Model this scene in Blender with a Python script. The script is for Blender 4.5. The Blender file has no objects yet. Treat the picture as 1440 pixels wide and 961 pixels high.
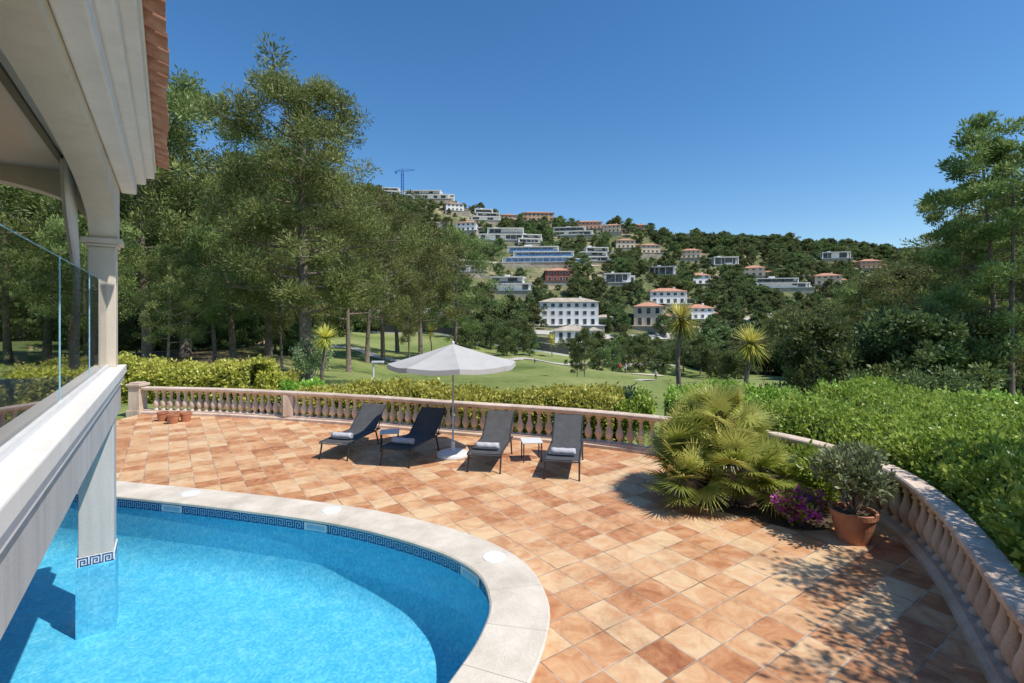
import bpy, bmesh, math, random
import numpy as np
from mathutils import Vector, Matrix
from mathutils.geometry import tessellate_polygon
R = math.radians
rng = np.random.default_rng(7)
random.seed(7)
scene = bpy.context.scene
COL = scene.collection

# ------------------------------------------------------------------ node helpers
def new_mat(name):
    m = bpy.data.materials.new(name); m.use_nodes = True
    nt = m.node_tree
    for n in list(nt.nodes): nt.nodes.remove(n)
    out = nt.nodes.new('ShaderNodeOutputMaterial')
    return m, nt, out
def N(nt, t, **kw):
    n = nt.nodes.new(t)
    for k, v in kw.items(): setattr(n, k, v)
    return n
def L(nt, a, b): nt.links.new(a, b)
def ramp(nt, fac, stops, interp='LINEAR'):
    r = nt.nodes.new('ShaderNodeValToRGB'); r.color_ramp.interpolation = interp
    e = r.color_ramp.elements
    while len(e) < len(stops): e.new(0.5)
    for i, (p, c) in enumerate(stops):
        e[i].position = p; e[i].color = (c[0], c[1], c[2], 1)
    L(nt, fac, r.inputs['Fac']); return r.outputs['Color']
def math_n(nt, op, a, b=None, c=None):
    n = nt.nodes.new('ShaderNodeMath'); n.operation = op
    for i, v in enumerate((a, b, c)):
        if v is None: continue
        if isinstance(v, (int, float)): n.inputs[i].default_value = v
        else: L(nt, v, n.inputs[i])
    return n.outputs[0]
def mixc(nt, fac, a, b, mode='MIX'):
    n = nt.nodes.new('ShaderNodeMix'); n.data_type = 'RGBA'; n.blend_type = mode
    for s, v in ((n.inputs[0], fac), (n.inputs[6], a), (n.inputs[7], b)):
        if isinstance(v, (int, float)): s.default_value = v
        elif isinstance(v, tuple): s.default_value = (v[0], v[1], v[2], 1)
        else: L(nt, v, s)
    return n.outputs[2]
def noise(nt, scale, detail=4, rough=0.55, vec=None, dist=0.0):
    n = N(nt, 'ShaderNodeTexNoise'); n.inputs['Scale'].default_value = scale
    n.inputs['Detail'].default_value = detail; n.inputs['Roughness'].default_value = rough
    n.inputs['Distortion'].default_value = dist
    if vec is not None: L(nt, vec, n.inputs['Vector'])
    return n.outputs['Fac']
def pos(nt): return N(nt, 'ShaderNodeNewGeometry').outputs['Position']
def princ(nt, out, color, rough=0.6, bump=None, bstr=0.3, bdist=0.01, metal=0.0, spec=0.5):
    p = N(nt, 'ShaderNodeBsdfPrincipled')
    if isinstance(color, tuple): p.inputs['Base Color'].default_value = (*color[:3], 1)
    else: L(nt, color, p.inputs['Base Color'])
    if isinstance(rough, (int, float)): p.inputs['Roughness'].default_value = rough
    else: L(nt, rough, p.inputs['Roughness'])
    p.inputs['Metallic'].default_value = metal
    p.inputs['Specular IOR Level'].default_value = spec
    if bump is not None:
        b = N(nt, 'ShaderNodeBump'); b.inputs['Strength'].default_value = bstr
        b.inputs['Distance'].default_value = bdist
        L(nt, bump, b.inputs['Height']); L(nt, b.outputs[0], p.inputs['Normal'])
    L(nt, p.outputs[0], out.inputs['Surface']); return p
def mat_noisy(name, c1, c2, scale=3.0, rough=0.7, bstr=0.2, fine=40, metal=0.0, spec=0.4, bdist=0.01, streak=0.0):
    m, nt, out = new_mat(name)
    v = pos(nt)
    a = noise(nt, scale, 5, 0.6, v); b = noise(nt, fine, 3, 0.6, v)
    f = math_n(nt, 'ADD', math_n(nt, 'MULTIPLY', a, 0.7), math_n(nt, 'MULTIPLY', b, 0.3))
    col = ramp(nt, f, [(0.32, c1), (0.68, c2)])
    if streak > 0:
        mp = N(nt, 'ShaderNodeMapping'); L(nt, v, mp.inputs['Vector']); mp.inputs['Scale'].default_value = (5, 5, .35)
        s = ramp(nt, noise(nt, 1.0, 5, 0.65, mp.outputs[0]), [(0.36, (.62, .58, .53)), (0.56, (1, 1, 1))])
        col = mixc(nt, streak, col, s, 'MULTIPLY')
    princ(nt, out, col, rough, b, bstr, bdist, metal, spec)
    return m
def mat_leaf(name, dark, mid, light, transl=0.3, rough=0.5):
    m, nt, out = new_mat(name)
    at = N(nt, 'ShaderNodeAttribute', attribute_name='tint')
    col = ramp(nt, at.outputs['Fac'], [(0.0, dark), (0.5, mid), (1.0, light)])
    oi = N(nt, 'ShaderNodeObjectInfo')
    hs = N(nt, 'ShaderNodeHueSaturation')
    L(nt, math_n(nt, 'MULTIPLY_ADD', oi.outputs['Random'], 0.06, 0.475), hs.inputs['Hue'])
    L(nt, math_n(nt, 'MULTIPLY_ADD', oi.outputs['Random'], 0.55, 0.70), hs.inputs['Value'])
    L(nt, col, hs.inputs['Color'])
    p = N(nt, 'ShaderNodeBsdfPrincipled'); L(nt, hs.outputs[0], p.inputs['Base Color'])
    p.inputs['Roughness'].default_value = rough; p.inputs['Specular IOR Level'].default_value = 0.3
    t = N(nt, 'ShaderNodeBsdfTranslucent'); L(nt, hs.outputs[0], t.inputs['Color'])
    mx = N(nt, 'ShaderNodeMixShader'); mx.inputs[0].default_value = transl
    L(nt, p.outputs[0], mx.inputs[1]); L(nt, t.outputs[0], mx.inputs[2])
    L(nt, mx.outputs[0], out.inputs['Surface'])
    return m

# ------------------------------------------------------------------ materials
M = {}
M['needle'] = mat_leaf('pine_needles', (.08, .105, .034), (.215, .255, .078), (.42, .44, .16), 0.32)
M['needle_far'] = mat_leaf('far_foliage', (.07, .10, .038), (.165, .21, .07), (.31, .34, .12), 0.33)
M['dark'] = mat_leaf('dark_foliage', (.055, .085, .03), (.13, .175, .058), (.25, .29, .10), 0.3)
M['hedge'] = mat_leaf('hedge_leaves', (.16, .26, .03), (.38, .53, .085), (.62, .72, .19), 0.38, 0.35)
M['yellow'] = mat_leaf('yellow_hedge_leaves', (.28, .29, .05), (.54, .52, .10), (.76, .68, .18), 0.35, 0.4)
M['olive'] = mat_leaf('olive_leaves', (.12, .155, .07), (.26, .33, .15), (.44, .49, .28), 0.25, 0.4)
M['palm'] = mat_leaf('palm_fronds', (.17, .20, .04), (.42, .46, .10), (.72, .66, .22), 0.35, 0.35)
M['yucca'] = mat_leaf('yucca_leaves', (.24, .24, .05), (.55, .52, .11), (.82, .72, .22), 0.3, 0.35)
M['bloom'] = mat_leaf('bougainvillea_bracts', (.45, .04, .32), (.68, .10, .52), (.85, .22, .68), 0.3, 0.5)
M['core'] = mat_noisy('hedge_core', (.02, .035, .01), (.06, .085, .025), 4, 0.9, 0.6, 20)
M['bark'] = mat_noisy('bark', (.10, .075, .055), (.30, .24, .19), 5, 0.9, 0.9, 25, bdist=0.05)
M['stone'] = mat_noisy('balustrade_stone', (.50, .36, .27), (.80, .66, .54), 1.6, 0.75, 0.5, 45, streak=.45)
M['coping'] = mat_noisy('travertine_coping', (.50, .44, .36), (.78, .71, .61), 2.6, 0.65, 0.6, 70)
M['white'] = mat_noisy('white_paint', (.70, .68, .64), (.80, .78, .75), 1.2, 0.55, 0.08, 60, streak=.15)
M['render'] = mat_noisy('cream_render', (.62, .54, .44), (.72, .64, .53), 1.2, 0.8, 0.2, 60, streak=.15)
M['fascia'] = mat_noisy('grey_plaster', (.44, .425, .40), (.56, .54, .52), 0.9, 0.8, 0.25, 50, streak=.35)
M['ceil'] = mat_noisy('ceiling_plaster', (.72, .61, .48), (.80, .69, .56), 1.0, 0.85, 0.1, 40)
M['housewhite'] = mat_noisy('house_white', (.66, .65, .62), (.80, .79, .76), 0.3, 0.7, 0.05, 3)
M['housecream'] = mat_noisy('house_cream', (.50, .42, .30), (.62, .53, .40), 0.3, 0.8, 0.05, 3)
M['houseochre'] = mat_noisy('house_ochre', (.50, .30, .18), (.58, .38, .25), 0.3, 0.8, 0.05, 3)
M['housered'] = mat_noisy('house_red', (.26, .08, .05), (.34, .13, .08), 0.3, 0.8, 0.05, 3)
M['retain'] = mat_noisy('retaining_stone', (.30, .25, .18), (.56, .49, .39), 0.5, 0.9, 0.5, 2.5, bdist=0.1)
M['concrete'] = mat_noisy('path_concrete', (.40, .37, .33), (.52, .49, .44), 0.5, 0.9, 0.2, 5)
M['dirt'] = mat_noisy('path_dirt', (.40, .25, .16), (.54, .37, .25), 0.8, 0.9, 0.3, 5)
M['sand'] = mat_noisy('bunker_sand', (.58, .50, .38), (.68, .60, .47), 0.8, 0.95, 0.3, 5)
M['fence'] = mat_noisy('dark_fence', (.03, .035, .035), (.06, .065, .06), 1, 0.7, 0.1, 10)
M['terracotta'] = mat_noisy('terracotta_pot', (.38, .14, .07), (.55, .25, .14), 6, 0.7, 0.2, 50)
M['frame'] = mat_noisy('charcoal_aluminium', (.045, .045, .048), (.07, .07, .074), 8, 0.4, 0.05, 90, metal=0.3)
M['sling'] = mat_noisy('charcoal_sling', (.055, .056, .06), (.09, .092, .096), 6, 0.75, 0.4, 350, bdist=0.002)
M['towel'] = mat_noisy('towel_cotton', (.42, .42, .45), (.58, .58, .62), 12, 0.95, 0.8, 260, bdist=0.006)
M['canvas'] = mat_noisy('umbrella_canvas', (.42, .405, .38), (.49, .475, .45), 3, 0.9, 0.2, 200, bdist=0.002)
M['metalwhite'] = mat_noisy('white_metal', (.66, .66, .66), (.76, .76, .76), 4, 0.35, 0.02, 40)
M['skimmer'] = mat_noisy('white_plastic', (.70, .72, .72), (.8, .81, .81), 4, 0.4, 0.02, 40)
M['soil'] = mat_noisy('soil', (.06, .04, .025), (.16, .11, .07), 8, 0.95, 0.8, 60, bdist=0.02)
M['crane'] = mat_noisy('crane_paint', (.02, .12, .45), (.04, .18, .55), 2, 0.5, 0.05, 20)
M['cloth'] = mat_noisy('curtain_cloth', (.66, .62, .57), (.76, .72, .67), 5, 0.9, 0.1, 120)
M['darkmetal'] = mat_noisy('dark_metal', (.06, .05, .045), (.09, .08, .07), 5, 0.5, 0.05, 50)

def mat_window():
    m, nt, out = new_mat('window_glass')
    c = ramp(nt, noise(nt, 0.6, 2, 0.5, pos(nt)), [(0.35, (.025, .03, .035)), (0.7, (.11, .12, .12))])
    princ(nt, out, c, 0.3, spec=0.35); return m
M['window'] = mat_window()
def mat_blueglass():
    m, nt, out = new_mat('blue_window_glass')
    c = ramp(nt, noise(nt, 0.4, 2, 0.5, pos(nt)), [(0.35, (.05, .13, .28)), (0.7, (.14, .26, .45))])
    princ(nt, out, c, 0.15, spec=0.7); return m
M['blueglass'] = mat_blueglass()

def mat_rooftile(name):
    m, nt, out = new_mat(name)
    v = pos(nt)
    a = noise(nt, 7, 4, 0.6, v); b = noise(nt, 0.9, 3, 0.5, v)
    f = math_n(nt, 'ADD', math_n(nt, 'MULTIPLY', a, 0.65), math_n(nt, 'MULTIPLY', b, 0.35))
    c = ramp(nt, f, [(0.3, (.28, .12, .07)), (0.5, (.50, .24, .15)), (0.7, (.66, .42, .28))])
    princ(nt, out, c, 0.85, a, 0.4, 0.01); return m
M['rooftile'] = mat_rooftile('roof_tile')

def mat_terrace():
    m, nt, out = new_mat('terracotta_paving')
    v = pos(nt)
    mp = N(nt, 'ShaderNodeMapping'); L(nt, v, mp.inputs['Vector'])
    mp.inputs['Rotation'].default_value = (0, 0, R(-34.6)); mp.inputs['Scale'].default_value = (2.55, 2.55, 2.55)
    sp = N(nt, 'ShaderNodeSeparateXYZ'); L(nt, mp.outputs[0], sp.inputs[0])
    wob = math_n(nt, 'MULTIPLY', math_n(nt, 'SUBTRACT', noise(nt, 5, 3, 0.5, v), 0.5), 0.05)
    X = math_n(nt, 'ADD', sp.outputs[0], wob); Y = math_n(nt, 'SUBTRACT', sp.outputs[1], wob)
    fx = math_n(nt, 'FLOOR', X); fy = math_n(nt, 'FLOOR', Y)
    cb = N(nt, 'ShaderNodeCombineXYZ'); L(nt, fx, cb.inputs[0]); L(nt, fy, cb.inputs[1])
    wn = N(nt, 'ShaderNodeTexWhiteNoise'); wn.noise_dimensions = '2D'; L(nt, cb.outputs[0], wn.inputs['Vector'])
    va = N(nt, 'ShaderNodeVectorMath', operation='MULTIPLY_ADD')
    L(nt, wn.outputs['Color'], va.inputs[0]); va.inputs[1].default_value = (20, 20, 20); L(nt, v, va.inputs[2])
    marb = noise(nt, 3.2, 6, 0.65, va.outputs[0], 1.2)
    big = noise(nt, 0.5, 3, 0.5, v)
    f = math_n(nt, 'ADD', math_n(nt, 'MULTIPLY', wn.outputs['Value'], 0.46), math_n(nt, 'MULTIPLY', marb, 0.95))
    f = math_n(nt, 'ADD', f, math_n(nt, 'MULTIPLY', math_n(nt, 'SUBTRACT', big, 0.5), 0.4))
    c = ramp(nt, f, [(0.34, (.34, .13, .058)), (0.54, (.51, .24, .112)), (0.72, (.62, .355, .185)), (0.95, (.69, .49, .29))])
    ex = math_n(nt, 'FRACT', X); ey = math_n(nt, 'FRACT', Y)
    ex = math_n(nt, 'MINIMUM', ex, math_n(nt, 'SUBTRACT', 1.0, ex)); ey = math_n(nt, 'MINIMUM', ey, math_n(nt, 'SUBTRACT', 1.0, ey))
    e = math_n(nt, 'MINIMUM', ex, ey)
    mr = N(nt, 'ShaderNodeMapRange'); L(nt, e, mr.inputs[0]); mr.inputs[1].default_value = 0.012; mr.inputs[2].default_value = 0.028
    gcol = ramp(nt, noise(nt, 2, 4, 0.6, v), [(0.38, (.24, .15, .10)), (0.6, (.58, .46, .35))])
    col = mixc(nt, mr.outputs[0], gcol, c)
    st = ramp(nt, noise(nt, 1.3, 7, 0.75, v), [(0.38, (.60, .50, .45)), (0.5, (1, 1, 1))])
    col = mixc(nt, 0.55, col, st, 'MULTIPLY')
    ef = ramp(nt, noise(nt, 0.9, 7, 0.7, va.outputs[0]), [(0.62, (0, 0, 0)), (0.78, (.4, .4, .4))])
    col = mixc(nt, ef, col, (.70, .55, .40))
    rg = math_n(nt, 'MULTIPLY_ADD', marb, 0.35, 0.40)
    h = math_n(nt, 'ADD', math_n(nt, 'MULTIPLY', mr.outputs[0], 1.0), math_n(nt, 'MULTIPLY', marb, 0.5))
    princ(nt, out, col, rg, h, 0.5, 0.006, spec=0.25)
    return m
M['terrace'] = mat_terrace()

def mat_pool():
    m, nt, out = new_mat('pool_mosaic')
    v = pos(nt)
    vs = N(nt, 'ShaderNodeVectorMath', operation='SCALE'); vs.inputs['Scale'].default_value = 33.0; L(nt, v, vs.inputs[0])
    fl = N(nt, 'ShaderNodeVectorMath', operation='FLOOR'); L(nt, vs.outputs[0], fl.inputs[0])
    wn = N(nt, 'ShaderNodeTexWhiteNoise'); L(nt, fl.outputs[0], wn.inputs['Vector'])
    c = ramp(nt, wn.outputs['Value'], [(0.0, (.09, .46, .67)), (0.6, (.14, .56, .77)), (1.0, (.22, .66, .85))])
    big = noise(nt, 0.8, 3, 0.5, v)
    c = mixc(nt, math_n(nt, 'MULTIPLY', big, 0.3), c, (.19, .63, .79))
    princ(nt, out, c, 0.4); return m
M['pool'] = mat_pool()
def mat_water():
    m, nt, out = new_mat('pool_water')
    v = pos(nt)
    n1 = noise(nt, 2.2, 4, 0.6, v, 1.2); n2 = noise(nt, 9, 3, 0.6, v, 0.6)
    h = math_n(nt, 'ADD', n1, math_n(nt, 'MULTIPLY', n2, 0.3))
    b = N(nt, 'ShaderNodeBump'); b.inputs['Strength'].default_value = 0.4; b.inputs['Distance'].default_value = 0.06
    L(nt, h, b.inputs['Height'])
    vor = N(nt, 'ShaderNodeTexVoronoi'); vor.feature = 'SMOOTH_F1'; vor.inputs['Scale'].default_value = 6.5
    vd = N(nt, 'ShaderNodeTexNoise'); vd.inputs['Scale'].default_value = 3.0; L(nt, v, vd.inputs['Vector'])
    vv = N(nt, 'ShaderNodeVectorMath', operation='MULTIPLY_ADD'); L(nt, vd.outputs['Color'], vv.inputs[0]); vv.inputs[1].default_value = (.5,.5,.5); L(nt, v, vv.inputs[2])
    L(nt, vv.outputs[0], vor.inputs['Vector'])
    tc = ramp(nt, vor.outputs['Distance'], [(0.15, (.69, .90, .965)), (0.5, (.84, .96, .99)), (0.70, (.99, 1.0, 1.0))])  # ripple light painted into the water tint, brightest along the cell edges
    t = N(nt, 'ShaderNodeBsdfTransparent'); L(nt, tc, t.inputs['Color'])
    g = N(nt, 'ShaderNodeBsdfGlossy'); g.inputs['Roughness'].default_value = 0.03; L(nt, b.outputs[0], g.inputs['Normal'])
    fr = N(nt, 'ShaderNodeFresnel'); fr.inputs['IOR'].default_value = 1.33; L(nt, b.outputs[0], fr.inputs['Normal'])
    mx = N(nt, 'ShaderNodeMixShader'); L(nt, fr.outputs[0], mx.inputs[0]); L(nt, t.outputs[0], mx.inputs[1]); L(nt, g.outputs[0], mx.inputs[2])
    L(nt, mx.outputs[0], out.inputs['Surface']); return m
M['water'] = mat_water()
def mat_glass():
    m, nt, out = new_mat('balcony_glass')
    t = N(nt, 'ShaderNodeBsdfTransparent'); t.inputs['Color'].default_value = (.74, .79, .77, 1)
    g = N(nt, 'ShaderNodeBsdfGlossy'); g.inputs['Roughness'].default_value = 0.01
    fr = N(nt, 'ShaderNodeFresnel'); fr.inputs['IOR'].default_value = 1.5
    mx = N(nt, 'ShaderNodeMixShader'); L(nt, math_n(nt, 'MINIMUM', math_n(nt, 'MULTIPLY', fr.outputs[0], 1.2), 1.0), mx.inputs[0])
    L(nt, t.outputs[0], mx.inputs[1]); L(nt, g.outputs[0], mx.inputs[2])
    L(nt, mx.outputs[0], out.inputs['Surface']); return m
M['glass'] = mat_glass()
def mat_key(name, c):
    m, nt, out = new_mat(name)
    c2 = tuple(x * 1.25 for x in c)
    princ(nt, out, ramp(nt, noise(nt, 25, 2, 0.5, pos(nt)), [(0.35, c), (0.65, c2)]), 0.25); return m
M['keydark'] = mat_key('navy_tile', (.01, .06, .20)); M['keylight'] = mat_key('pale_blue_tile', (.25, .48, .62))
M['keywhite'] = mat_key('white_tile', (.6, .62, .62))

def mat_ground():
    m, nt, out = new_mat('ground_cover')
    v = pos(nt)
    a = noise(nt, 0.06, 6, 0.6, v); b = noise(nt, 1.2, 5, 0.65, v); c = noise(nt, 9, 3, 0.6, v)
    f = math_n(nt, 'ADD', math_n(nt, 'MULTIPLY', a, 0.55), math_n(nt, 'ADD', math_n(nt, 'MULTIPLY', b, 0.3), math_n(nt, 'MULTIPLY', c, 0.15)))
    grass = ramp(nt, f, [(0.38, (.105, .145, .04)), (0.47, (.18, .225, .07)), (0.55, (.24, .27, .095)), (0.66, (.36, .33, .16))])
    hf = math_n(nt, 'ADD', math_n(nt, 'MULTIPLY', noise(nt, 0.035, 5, 0.65, v), 0.6), math_n(nt, 'MULTIPLY', noise(nt, 0.4, 5, 0.7, v), 0.4))
    hill = ramp(nt, hf, [(0.42, (.10, .12, .05)), (0.53, (.18, .18, .09)), (0.60, (.36, .30, .20)), (0.72, (.52, .45, .35))])
    at = N(nt, 'ShaderNodeAttribute', attribute_name='zone')
    col = mixc(nt, at.outputs['Fac'], grass, hill)
    at2 = N(nt, 'ShaderNodeAttribute', attribute_name='litter')
    col = mixc(nt, at2.outputs['Fac'], col, ramp(nt, f, [(0.4, (.12, .09, .055)), (0.6, (.28, .20, .13))]))
    princ(nt, out, col, 0.95, b, 0.5, 0.1, spec=0.1); return m
M['ground'] = mat_ground()

# ------------------------------------------------------------------ mesh helpers
def mesh_np(name, verts, faces, mats, midx=None, tint=None, smooth=False, link=True, parent=None, fattrs=None):
    me = bpy.data.meshes.new(name)
    verts = np.asarray(verts, dtype=np.float32)
    groups = [np.asarray(f, dtype=np.int32) for f in faces if len(f)]
    loops = np.concatenate([g.ravel() for g in groups])
    totals = np.concatenate([np.full(len(g), g.shape[1], dtype=np.int32) for g in groups])
    starts = np.concatenate([[0], np.cumsum(totals)[:-1]]).astype(np.int32)
    me.vertices.add(len(verts)); me.vertices.foreach_set('co', verts.ravel())
    me.loops.add(len(loops)); me.loops.foreach_set('vertex_index', loops)
    me.polygons.add(len(totals)); me.polygons.foreach_set('loop_start', starts)
    try: me.polygons.foreach_set('loop_total', totals)
    except Exception: pass
    if midx is not None: me.polygons.foreach_set('material_index', np.asarray(midx, dtype=np.int32))
    me.polygons.foreach_set('use_smooth', np.full(len(totals), bool(smooth)))
    if tint is not None:
        a = me.attributes.new('tint', 'FLOAT', 'FACE'); a.data.foreach_set('value', np.asarray(tint, dtype=np.float32))
    if fattrs:
        for k, val in fattrs.items():
            a = me.attributes.new(k, 'FLOAT', 'POINT'); a.data.foreach_set('value', np.asarray(val, dtype=np.float32))
    for mt in (mats if isinstance(mats, (list, tuple)) else [mats]): me.materials.append(mt)
    me.update(calc_edges=True); me.validate()
    ob = bpy.data.objects.new(name, me)
    if link: COL.objects.link(ob)
    if parent: ob.parent = parent
    return ob
class MB:
    def __init__(s): s.v = []; s.q = []; s.t = []
    def quad(s, a, b, c, d):
        i = len(s.v); s.v += [a, b, c, d]; s.q.append((i, i+1, i+2, i+3))
    def tri(s, a, b, c):
        i = len(s.v); s.v += [a, b, c]; s.t.append((i, i+1, i+2))
    def box(s, x0, x1, y0, y1, z0, z1):
        i = len(s.v)
        s.v += [(x0,y0,z0),(x1,y0,z0),(x1,y1,z0),(x0,y1,z0),(x0,y0,z1),(x1,y0,z1),(x1,y1,z1),(x0,y1,z1)]
        for f in ((0,3,2,1),(4,5,6,7),(0,1,5,4),(1,2,6,5),(2,3,7,6),(3,0,4,7)): s.q.append(tuple(i+k for k in f))
    def tube(s, pts, rad, sides=8, cap=True):
        pts = [Vector(p) for p in pts]
        if isinstance(rad, (int, float)): rad = [rad]*len(pts)
        base = len(s.v); ref = None
        for k, p in enumerate(pts):
            if k == 0: d = pts[1]-pts[0]
            elif k == len(pts)-1: d = pts[-1]-pts[-2]
            else: d = pts[k+1]-pts[k-1]
            d.normalize()
            if ref is None: ref = Vector((1,0,0)) if abs(d.x) < 0.8 else Vector((0,1,0))
            a = d.cross(ref).normalized(); b = d.cross(a).normalized()
            for j in range(sides):
                t = 2*math.pi*j/sides
                s.v.append(tuple(p + (a*math.cos(t)+b*math.sin(t))*rad[k]))
        for k in range(len(pts)-1):
            for j in range(sides):
                j2 = (j+1) % sides
                s.q.append((base+k*sides+j, base+k*sides+j2, base+(k+1)*sides+j2, base+(k+1)*sides+j))
        if cap:
            for k in (0, len(pts)-1):
                c = len(s.v); s.v.append(tuple(pts[k]))
                for j in range(sides): s.t.append((c, base+k*sides+j, base+k*sides+(j+1) % sides))
    def lathe(s, prof, cx=0, cy=0, z=0, sides=16):
        base = len(s.v)
        for r, h in prof:
            for j in range(sides):
                t = 2*math.pi*j/sides; s.v.append((cx+r*math.cos(t), cy+r*math.sin(t), z+h))
        for k in range(len(prof)-1):
            for j in range(sides):
                j2 = (j+1) % sides
                s.q.append((base+k*sides+j, base+k*sides+j2, base+(k+1)*sides+j2, base+(k+1)*sides+j))
    def obj(s, name, mat, parent=None, smooth=False, bevel=0.0, link=True):
        if not s.v: return None
        ob = mesh_np(name, s.v, [s.q, s.t], mat, smooth=smooth, parent=parent, link=link)
        if bevel > 0:
            b = ob.modifiers.new('bevel', 'BEVEL'); b.width = bevel; b.segments = 2; b.limit_method = 'ANGLE'
        return ob
def empty(name, loc=(0,0,0), rz=0.0):
    e = bpy.data.objects.new(name, None); COL.objects.link(e); e.location = loc; e.rotation_euler = (0,0,rz); e.empty_display_size = 0.3
    return e
def catmull(P, step=0.1, closed=False):
    P = np.array(P, float); n = len(P); out = []
    segs = n if closed else n-1
    for i in range(segs):
        if closed: p0,p1,p2,p3 = P[(i-1)%n],P[i],P[(i+1)%n],P[(i+2)%n]
        else: p0,p1,p2,p3 = P[max(i-1,0)],P[i],P[i+1],P[min(i+2,n-1)]
        for t in np.linspace(0,1,24,endpoint=False):
            out.append(0.5*((2*p1)+(-p0+p2)*t+(2*p0-5*p1+4*p2-p3)*t*t+(-p0+3*p1-3*p2+p3)*t**3))
    out.append(P[0] if closed else P[-1])
    out = np.array(out); seg = np.linalg.norm(np.diff(out,axis=0),axis=1); cum = np.concatenate([[0],np.cumsum(seg)])
    m = max(3,int(round(cum[-1]/step))); s = np.linspace(0,cum[-1],m+1)
    res = np.stack([np.interp(s,cum,out[:,k]) for k in range(out.shape[1])],axis=1)
    return res[:-1] if closed else res
def normals2(P, closed=False):
    if closed: d = np.roll(P,-1,0)-np.roll(P,1,0)
    else: d = np.gradient(P,axis=0)
    d = d/np.linalg.norm(d,axis=1)[:,None]
    return np.stack([d[:,1],-d[:,0]],axis=1)

# ------------------------------------------------------------------ terrain
CAMZ = 3.1
def zfrom(py, y): return CAMZ+(445-py)/700*y
cols = np.array([-100, 200, 370, 480, 570, 720, 850, 1000, 1150, 1300, 1500], float)
rows = np.array([14, 25, 50, 80, 120, 160, 185, 260, 350, 430, 620, 1200, 5000], float)
T = np.zeros((len(rows), len(cols)))
T[0] = [-.1,-.1,-1.2,-1.3,-1.3,-1.3,-1.4,-1.5,-1.6,-1.6,-1.6]
T[1] = [-.3,-.4,-.8,-1.5,-1.6,-1.8,-2.0,-2.2,-2.4,-2.4,-2.4]
T[2] = [-.5,-.5,-.8,-1.8,-2.8,-3.2,-3.6,-4,-4.3,-4.5,-4.5]
T[3] = [zfrom(p,80) for p in (480,482,485,500,509,520,530,540,540,530,520)]
T[4] = [zfrom(p,120) for p in (465,468,470,478,488,502,516,532,532,520,505)]
T[5] = [zfrom(p,160) for p in (450,452,455,458,464,482,500,510,505,495,490)]
T[6] = [zfrom(p,185) for p in (430,435,438,442,450,460,466,482,485,485,485)]
T[7] = [zfrom(p,260) for p in (340,340,345,350,355,368,380,405,412,418,430)]
T[8] = [zfrom(p,350) for p in (262,265,268,272,280,310,326,342,356,366,380)]
T[9] = T[8]+[6,6,6,4,2,0,0,0,0,0,0]
T[10] = T[8]*0.6
T[11] = T[8]*0.2
T[12] = -20
def H(x, y):
    x = np.asarray(x, float); y = np.asarray(y, float)
    yy = np.clip(y, 14, 4999); px = np.clip(720+700*x/yy, cols[0], cols[-1])
    ri = np.clip(np.searchsorted(rows, yy)-1, 0, len(rows)-2); ci = np.clip(np.searchsorted(cols, px)-1, 0, len(cols)-2)
    fr = (yy-rows[ri])/(rows[ri+1]-rows[ri]); fc = (px-cols[ci])/(cols[ci+1]-cols[ci])
    fc = fc*fc*(3-2*fc); fr2 = 0.7*fr+0.3*fr*fr*(3-2*fr)
    a = T[ri,ci]*(1-fc)+T[ri,ci+1]*fc; b = T[ri+1,ci]*(1-fc)+T[ri+1,ci+1]*fc
    z = a*(1-fr2)+b*fr2
    amp = np.clip((yy-40)/250, 0, 1)
    z = z+amp*(1.6*np.sin(x*0.045+1.3)*np.sin(yy*0.05)+1.0*np.sin(x*0.11+yy*0.07))
    gm = np.clip((yy-28)/20, 0, 1)*np.clip((160-yy)/30, 0, 1)
    z = z+gm*(.35*np.sin(x*.21+yy*.13)+.3*np.sin(x*.13-yy*.17+2))
    inside = (x > -11.4) & (x < 5.4) & (y < 13.0)
    z = np.where(inside, -2.6, z)
    z = np.where((x <= -11.4) & (y < 18), np.maximum(z, -0.09), z)
    return z
def build_terrain():
    th = np.concatenate([np.arange(-60, 60, 0.4), np.arange(60, 300, 4.0)])
    r = np.concatenate([[0.01, 4, 8], 10*np.power(1.033, np.arange(0, 196))])
    A, RR = np.meshgrid(np.radians(th), r)
    X = RR*np.sin(A); Y = RR*np.cos(A); Z = H(X, Y)
    n, m = X.shape
    V = np.stack([X.ravel(), Y.ravel(), Z.ravel()], 1)
    i = np.arange(n-1)[:,None]*m; j = np.arange(m)[None,:]; j2 = (j+1) % m
    F = np.stack([(i+j).ravel(), (i+m+j).ravel(), (i+m+j2).ravel(), (i+j2).ravel()], 1)
    F = F[:, ::-1]
    x, y = V[:,0], V[:,1]
    px = 720+700*x/np.maximum(y, 14)
    lim = 168+np.clip((px-700)/300, -0.5, 1.0)*(-20)
    lim = np.where(px > 1080, 110, lim)
    zone = np.clip((y-lim)/14+0.5*np.sin(x*0.11)+0.3*np.sin(x*.31+y*.2), 0, 1); zone = np.where(y < 90, 0, zone)
    lit = np.clip(1.2-np.hypot((px-240)/170, (y-44)/18), 0, 1)
    return mesh_np('ground', V, [F], M['ground'], smooth=True, fattrs={'zone': zone, 'litter': lit})
build_terrain()

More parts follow.
